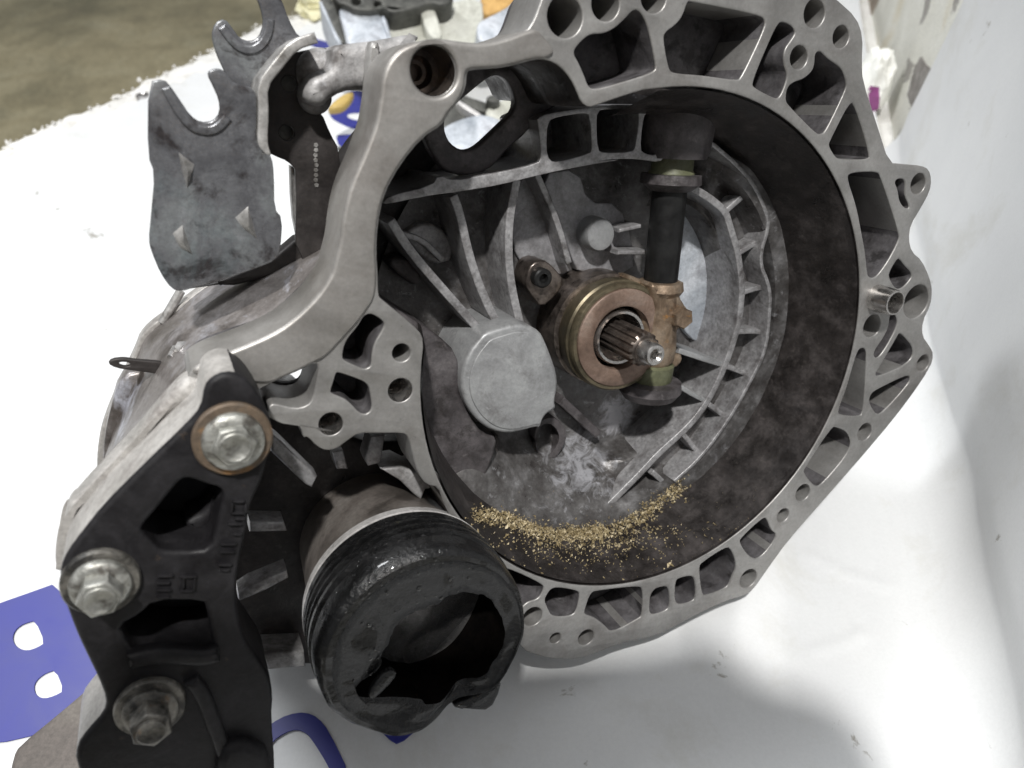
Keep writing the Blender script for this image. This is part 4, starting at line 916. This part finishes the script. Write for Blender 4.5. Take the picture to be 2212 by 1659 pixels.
plate('plate_edge', brk, M_EDGE, [L2(G, t(1, (1862, 1060), (1895, 1080), (1912, 1360), (1900, 1500), (1880, 1400), (1868, 1250)), SZ - .006, 0)], SZ - .012, SZ - .006, .0006)
for i in range(9):
    c_ = P(*t(1, (2025 + random.uniform(-4, 4), 930 + 32 * i))[0], SZ)
    plate('stamped_mark', side, M_EDGE, [ngon(c_.xy, .0011, 5, i)], SZ - .0004, SZ + .0004, .0001, bres=0)
plate('plate_backing', side, M_BGDARK, [L2(G, t(1, (1760, 480), (1930, 440), (1930, 900), (1900, 960), (1780, 930)), SZ - .006, 1)], SZ - .012, SZ - .006, .001)
# cast lug that carries the side plate, with its dome headed rivet
LGZ = -.040
plate('cast_lug', gear, M_CAST, [L2(G, t(2, (-60, 640), (50, 695), (140, 610), (250, 572), (430, 588), (520, 620), (540, 420), (640, 300), (700, 230), (640, 212), (420, 255), (250, 275), (120, 290), (120, 400), (60, 450), (-20, 480), (-60, 560)), LGZ, 1)], LGZ - .03, LGZ, .005, bres=4)
plate('lug_ridge', gear, M_FACE, [L2(G, t(2, (360, 262), (440, 262), (425, 420), (430, 575), (330, 570), (345, 420)), LGZ + .006, 1)], LGZ - .01, LGZ + .006, .004, bres=4)
q = P(*t(1, (2075, 470))[0], -.05); lathe('rivet', side, M_CAST, (q.x, q.y, SZ), (0, 0, 1), [(0, .0105), (.002, .0100), (.004, .008), (.0052, .004), (.0055, 0)], 32)
q = P(*t(1, (2040, 620))[0], -.05); lathe('rivet', side, M_CAST, (q.x, q.y, SZ), (0, 0, 1), [(0, .0075), (.002, .0070), (.004, .005), (.0045, 0)], 32)

# strap tab with hex nut on the left of the case
TZ = -.052
tb = t(4, (690, 722), (715, 695), (790, 686), (860, 698), (1050, 712), (1080, 745), (1190, 745), (1260, 770), (1200, 802), (1020, 790), (860, 770), (740, 752))
tl = t(4, (760, 716), (800, 712), (832, 722), (838, 734), (800, 742), (764, 732))
tab = plate('strap_tab', gear, M_SIDEP, [L2(G, tb, TZ, 1), L2(G, tl, TZ, 1)], TZ - .003, TZ, .0006)
q = P(*t(4, (1165, 715))[0], TZ)
nd = (P(*t(4, (1165, 640))[0], TZ) - P(*t(4, (1165, 800))[0], TZ)).normalized() * .8 + Vector((0, 0, .6))
lathe('hex_nut', tab, M_STEEL, q, nd, [(-.004, .0085), (-.002, .0085), (-.002, .0062), (.006, .0062), (.0072, .0054), (.0072, .0032), (.012, .0032), (.0125, 0)], 6)
q = P(*t(4, (985, 850))[0], -.07); lathe('plug', gear, M_DSTEEL, (q.x, q.y, -.085), (0, 0, 1), [(0, .007), (.018, .007), (.02, .006), (.02, 0)], 24)
plate('tab_block', gear, M_CAST, [L2(G, t(4, (1020, 800), (1200, 812), (1190, 860), (1040, 1000), (1030, 900)), -.062, 0)], -.08, -.062, .001)
rod0, rod1 = P(*t(4, (1160, 255))[0], -.10), P(*t(4, (1040, 460))[0], -.10)
lathe('thin_rod', gear, M_EDGE, rod0, rod1 - rod0, [(0, .0022), ((rod1 - rod0).length, .0022)], 12)

finish_plates()

# brass coloured swarf lying in the bottom of the bell
V, Fc = [], []
def chip(c, r, m3=None):
    b = len(V); e = Vector((random.uniform(-1, 1), random.uniform(-1, 1), random.uniform(-1, 1))).normalized(); f_ = e.orthogonal().normalized(); h_ = e.cross(f_)
    L_ = r * random.uniform(.8, 1.5)
    for q_ in (e * L_, -e * L_, f_ * r, h_ * r * .7): V.append(c + q_ * .6)
    Fc.extend([(b, b + 2, b + 3), (b + 1, b + 3, b + 2), (b, b + 1, b + 2), (b, b + 3, b + 1)])
def put(px, py, r):
    # meet the bell wall or floor along the sight line of that picture point
    for i in range(240):
        z = -.002 - i * .0004
        q_ = P(px, py, z)
        if hypot(q_.x, q_.y) > wall_r(z) - .0002:
            f2_ = (wall_r(z) - .0003 - r * .3) / hypot(q_.x, q_.y); chip(Vector((q_.x * f2_, q_.y * f2_, z)), r); return
        if q_.z < floor_z(q_.x, q_.y) + r * .3: chip(q_, r); return
line = t('q3', (300, 800), (560, 800), (740, 880), (900, 940), (1120, 960), (1300, 940), (1440, 930), (1620, 880), (1780, 800), (1900, 700), (2030, 600), (2160, 540))
for i in range(4200):
    k = random.random() * (len(line) - 1); a_, b_ = line[int(k)], line[int(k) + 1]; f_ = k - int(k)
    x, y = a_[0] + (b_[0] - a_[0]) * f_, a_[1] + (b_[1] - a_[1]) * f_
    dens = 1.0 if x < 1300 else .45
    if random.random() > dens: continue
    put(x + random.gauss(0, 6), y + random.gauss(4, 10), random.choice((.0004, .0006, .0009, .0013, .0017)) * random.uniform(.8, 1.2))
for i in range(900):
    x = random.gauss(1290, 100); y = 1150 + abs(random.gauss(0, 34)) + max(0, (x - 1300)) * -.10
    put(x, y, random.uniform(.0006, .0014))
for i in range(170):
    k = random.random() * (len(line) - 1); a_, b_ = line[int(k)], line[int(k) + 1]; f_ = k - int(k)
    put(a_[0] + (b_[0] - a_[0]) * f_ + random.gauss(0, 14), a_[1] + (b_[1] - a_[1]) * f_ + abs(random.gauss(4, 22)), random.uniform(.0014, .0026))
for i in range(160): put(random.uniform(1060, 1640), random.uniform(1060, 1240), random.uniform(.0003, .0006))
for px_ in t(8, (1900, 800), (1960, 770), (2010, 760), (1940, 820), (1990, 790), (1910, 830), (2030, 740), (1960, 800)):
    for i in range(26):
        q_ = P(px_[0] + random.gauss(0, 9), px_[1] + random.gauss(0, 6), -.028); chip(q_ + Vector((0, 0, random.uniform(-.001, .001))), random.uniform(.0006, .0012))
put(1447, 1225, .0030); put(1446, 1222, .0026); put(1449, 1227, .0026)
sw = obj('metal_swarf', mesh('metal_swarf', V, Fc), None, M_SWARF, smooth=None); sw.matrix_world = G.M
tag(sw, 'golden metal shavings and grit lying in the bottom of the bell', 'swarf', 'stuff')

# ---------------------------------------------------------------- things beside and behind
# tray hung above the near end of the bench, outside the picture: added only to shade the near side
SH = .52
kl = T_.M.inverted() @ KEYLOC
tr_px = [(1390, 1420), (1480, 1395), (1560, 1400), (1600, 1450), (1640, 1480), (1740, 1515), (1830, 1550), (1880, 1620), (1930, 1720), (1930, 2300), (330, 2300), (330, 1640), (420, 1560), (600, 1470), (820, 1450), (1100, 1440)]
tr = empty('light_blocker', T_.M)
tr_lp = [T_.P(x, y, 0).lerp(kl, SH / kl.z).xy for x, y in tr_px]
plate('blocker_board', tr, M_WOOD, [[tuple(v) for v in chaikin(tr_lp, 1)]], SH, SH + .012, .002)
for k_ in (9, 10, 3):
    c_ = Vector(tr_lp[k_]) * .9 + Vector(tr_lp[14]) * .1
    lathe('blocker_rod', tr, M_STEEL, (c_.x, c_.y, SH + .006), (0, 0, 1), [(0, .003), (1.4, .003)], 10)
tag(tr, 'timber tray added unseen to shade the near end of the bench', 'blocker')

# grey slab on the bench under the mount
sl = plate('stone_slab', None, M_SLATE, [L2(T_, t('d', (10, 1700), (24, 1630), (36, 1608), (120, 1540), (212, 1462), (270, 1440), (330, 1500), (330, 1640), (250, 1760), (60, 1780)), .018, 1)], .0015, .018, .004, bres=3)
sl.matrix_world = T_.M
tag(sl, 'stained grey slab lying on the banner under the black engine mount', 'slab')

# second gearbox standing behind, facing the camera roughly square on
NB = Vector((.15, .28, 1)).normalized()
base = T_.hit(930, 330, 0)
Bf = Fr(NB, -NB.dot(base), ocam=base)
bgx = empty('spare_gearbox', Bf.M)
tag(bgx, 'pale grey spare gearbox casting standing behind the main gearbox', 'gearbox')
def BP(name, m, pts, z0_, z1_, holes=(), bv=.003, par=None):
    return plate(name, par or bgx, m, [L2(Bf, pts, z1_, 1)] + [L2(Bf, h_, z1_, 1) for h_ in holes], z0_, z1_, bv, bres=3)
BP('casing', M_BGCREAM, t('q5', (930, 140), (1220, 40), (1400, 30), (1760, -40), (1780, 200), (1700, 420), (1500, 600), (1000, 600), (900, 380)), -.07, -.01)
BP('rib', M_BGCAST, t('q5', (480, 60), (560, 50), (640, 90), (720, 110), (880, 120), (930, 250), (970, 460), (560, 470)), -.05, .012)
BP('rib', M_BGCAST, t('q5', (860, 130), (910, 130), (960, 300), (960, 380), (920, 300)), -.02, .018)
BP('flange_edge', M_BGDARK, t('q5', (310, -60), (420, -60), (500, 120), (570, 380), (500, 380), (440, 240), (380, 110)), -.04, .02)
BP('flange_edge', M_BGCAST, t('q5', (310, 0), (350, 0), (460, 250), (540, 390), (480, 380), (420, 240)), -.03, .023)
BP('top_rail', M_BGDARK, t('q5', (420, -120), (1520, -120), (1500, 10), (1420, 50), (1300, 20), (1220, 60), (1040, 100), (960, 110), (880, 60), (820, 90), (640, 90), (560, 40), (470, 20)), -.05, .022, holes=[t('q5', (610, -20), (690, -20), (690, 30), (650, 42), (610, 20)), t('q5', (810, 5), (870, 5), (872, 55), (840, 66), (810, 50))])
BP('rib', M_BGCREAM, t('q5', (1210, 70), (1330, 40), (1380, 180), (1420, 330), (1330, 340), (1260, 250)), -.03, .010)
BP('side_lug', M_BGCAST, t('q5', (1715, 215), (1760, 170), (1950, 80), (2080, -20), (2300, -60), (2260, 240), (2100, 300), (1830, 370), (1740, 370), (1715, 300)), -.03, .02)
BP('lower_case', M_BGCAST, t('q5', (1380, 1160), (1440, 1100), (1640, 1020), (1790, 1000), (1950, 1060), (2000, 1200), (1800, 1400), (1500, 1400), (1380, 1300)), -.04, .03)
BP('lower_case', M_BGDARK, t('q5', (1340, 900), (1560, 910), (1740, 1010), (1640, 1060), (1420, 1140), (1340, 1100)), -.04, .012)
BP('rail', M_CLAMP, t('q5', (1540, 880), (1570, 885), (1790, 1025), (1760, 1050), (1540, 915)), -.01, .025, bv=.001)
BP('rail', M_BGDARK, t('q5', (1570, 820), (1620, 845), (1850, 920), (1790, 1010), (1560, 880)), -.03, .012, bv=.001)
BP('mounting_face', M_BGCREAM, t('q5', (1780, 1010), (1830, 920), (1900, 900), (2060, 820), (2060, 960), (1960, 1060), (1880, 1070)), -.03, .016, bv=.002)
BP('stud', M_BGDARK, t('q5', (1790, 862), (1840, 830), (1920, 822), (1925, 870), (1890, 905), (1830, 895)), -.01, .030, bv=.002)
BP('lower_case', M_BGCAST, t('q5', (500, 1330), (760, 1310), (760, 1560), (600, 1660), (500, 1600)), -.02, .03)
BP('side_wing', M_BGCAST, t('q5', (750, 800), (920, 820), (900, 1010), (840, 1000), (800, 920)), -.02, .02)

# bent strip behind the arm
bs = empty('metal_strip', Bf.M); tag(bs, 'bent black metal strip lying behind the cast arm', 'metal strip')
plate('strip_top', bs, M_EDGE, [L2(Bf, t('q5', (580, 1250), (690, 1110), (840, 1112), (840, 1130), (760, 1140), (650, 1260)), .05, 0)], .046, .05, .0006)
plate('strip_edge', bs, M_BGDARK, [L2(Bf, t('q5', (480, 1290), (600, 1292), (650, 1262), (760, 1138), (860, 1128), (860, 1150), (780, 1160), (680, 1285), (610, 1312), (490, 1310)), .0515, 0)], .045, .0515, .0006)
# ochre cap and timber offcut
Fo = Bf
cp = plate('ochre_cap', None, mk('ochre plastic', [(.3, (.34, .23, .06)), (.6, (.48, .34, .10))], 60, rough=(.4, .6), bump=.1), [L2(Bf, t('q5', (380, 960), (470, 870), (560, 810), (640, 800), (600, 880), (540, 940), (470, 962)), .03, 2)], .018, .03, .003); cp.matrix_world = Bf.M
tag(cp, 'ochre plastic cap peeking out below the cast lug', 'cap')
wd = plate('timber_offcut', None, M_WOOD, [L2(Bf, t('q5', (1750, -60), (2080, -60), (2040, 30), (1900, 110), (1780, 135), (1760, 60)), -.06, 1)], -.09, -.06, .003); wd.matrix_world = Bf.M
tag(wd, 'orange timber offcut behind the spare gearbox casting', 'timber')
# lump of pale plaster at the far bench edge
def lump(name, m, c, r, amp, seed, sq=(1, 1, 1), M=None):
    bm = bmesh.new(); bmesh.ops.create_icosphere(bm, subdivisions=4, radius=1)
    for v in bm.verts:
        d = v.co.normalized(); k = 1 + amp * noise.noise(d * 1.7 + Vector((seed, 0, 0))) + amp * .7 * abs(noise.noise(d * 4 + Vector((0, seed, 0))))
        v.co = Vector((d.x * sq[0], d.y * sq[1], d.z * sq[2])) * r * k + c
    me_ = bpy.data.meshes.new(name); bm.to_mesh(me_); bm.free()
    o_ = obj(name, me_, None, m, smooth=.5)
    if M is not None: o_.matrix_world = M
    return o_
c = T_.P(690, 30, 0); o = lump('plaster_lump', mk('pale yellow plaster', [(.3, (.62, .58, .34)), (.6, (.74, .71, .50))], 40, rough=(.7, .9), bump=.5), Vector((c.x, c.y, .016)), .030, .5, 3.0, (1.2, .9, .7), T_.M)
tag(o, 'pale yellow plaster lump on the far bench edge', 'plaster')
# crumpled wrapper at the foot of the wall
c = T_.P(1866, 232, 0)
bm = bmesh.new(); bmesh.ops.create_icosphere(bm, subdivisions=4, radius=1)
for v in bm.verts:
    d = v.co.normalized(); k = 1 + .28 * noise.noise(d * 1.6 + Vector((5, 0, 0))) + .22 * abs(noise.noise(d * 3.1))
    v.co = Vector((d.x * .6, d.y * .7, d.z * 1.15)) * .034 * k + Vector((c.x - .004, c.y - .01, .036))
me = bpy.data.meshes.new('wrapper'); bm.to_mesh(me); bm.free()
me.materials.append(M_PAPER); me.materials.append(M_PURPLE)
wr = obj('paper_wrapper', me, None, None, smooth=.4); wr.matrix_world = T_.M
for p in me.polygons:
    if -.013 < p.center.x - c.x + .25 * (p.center.z - .03) < -.002 and p.center.z < .040: p.material_index = 1
tag(wr, 'crumpled white wrapper with a purple stripe at the foot of the wall', 'wrapper')
finish_plates()
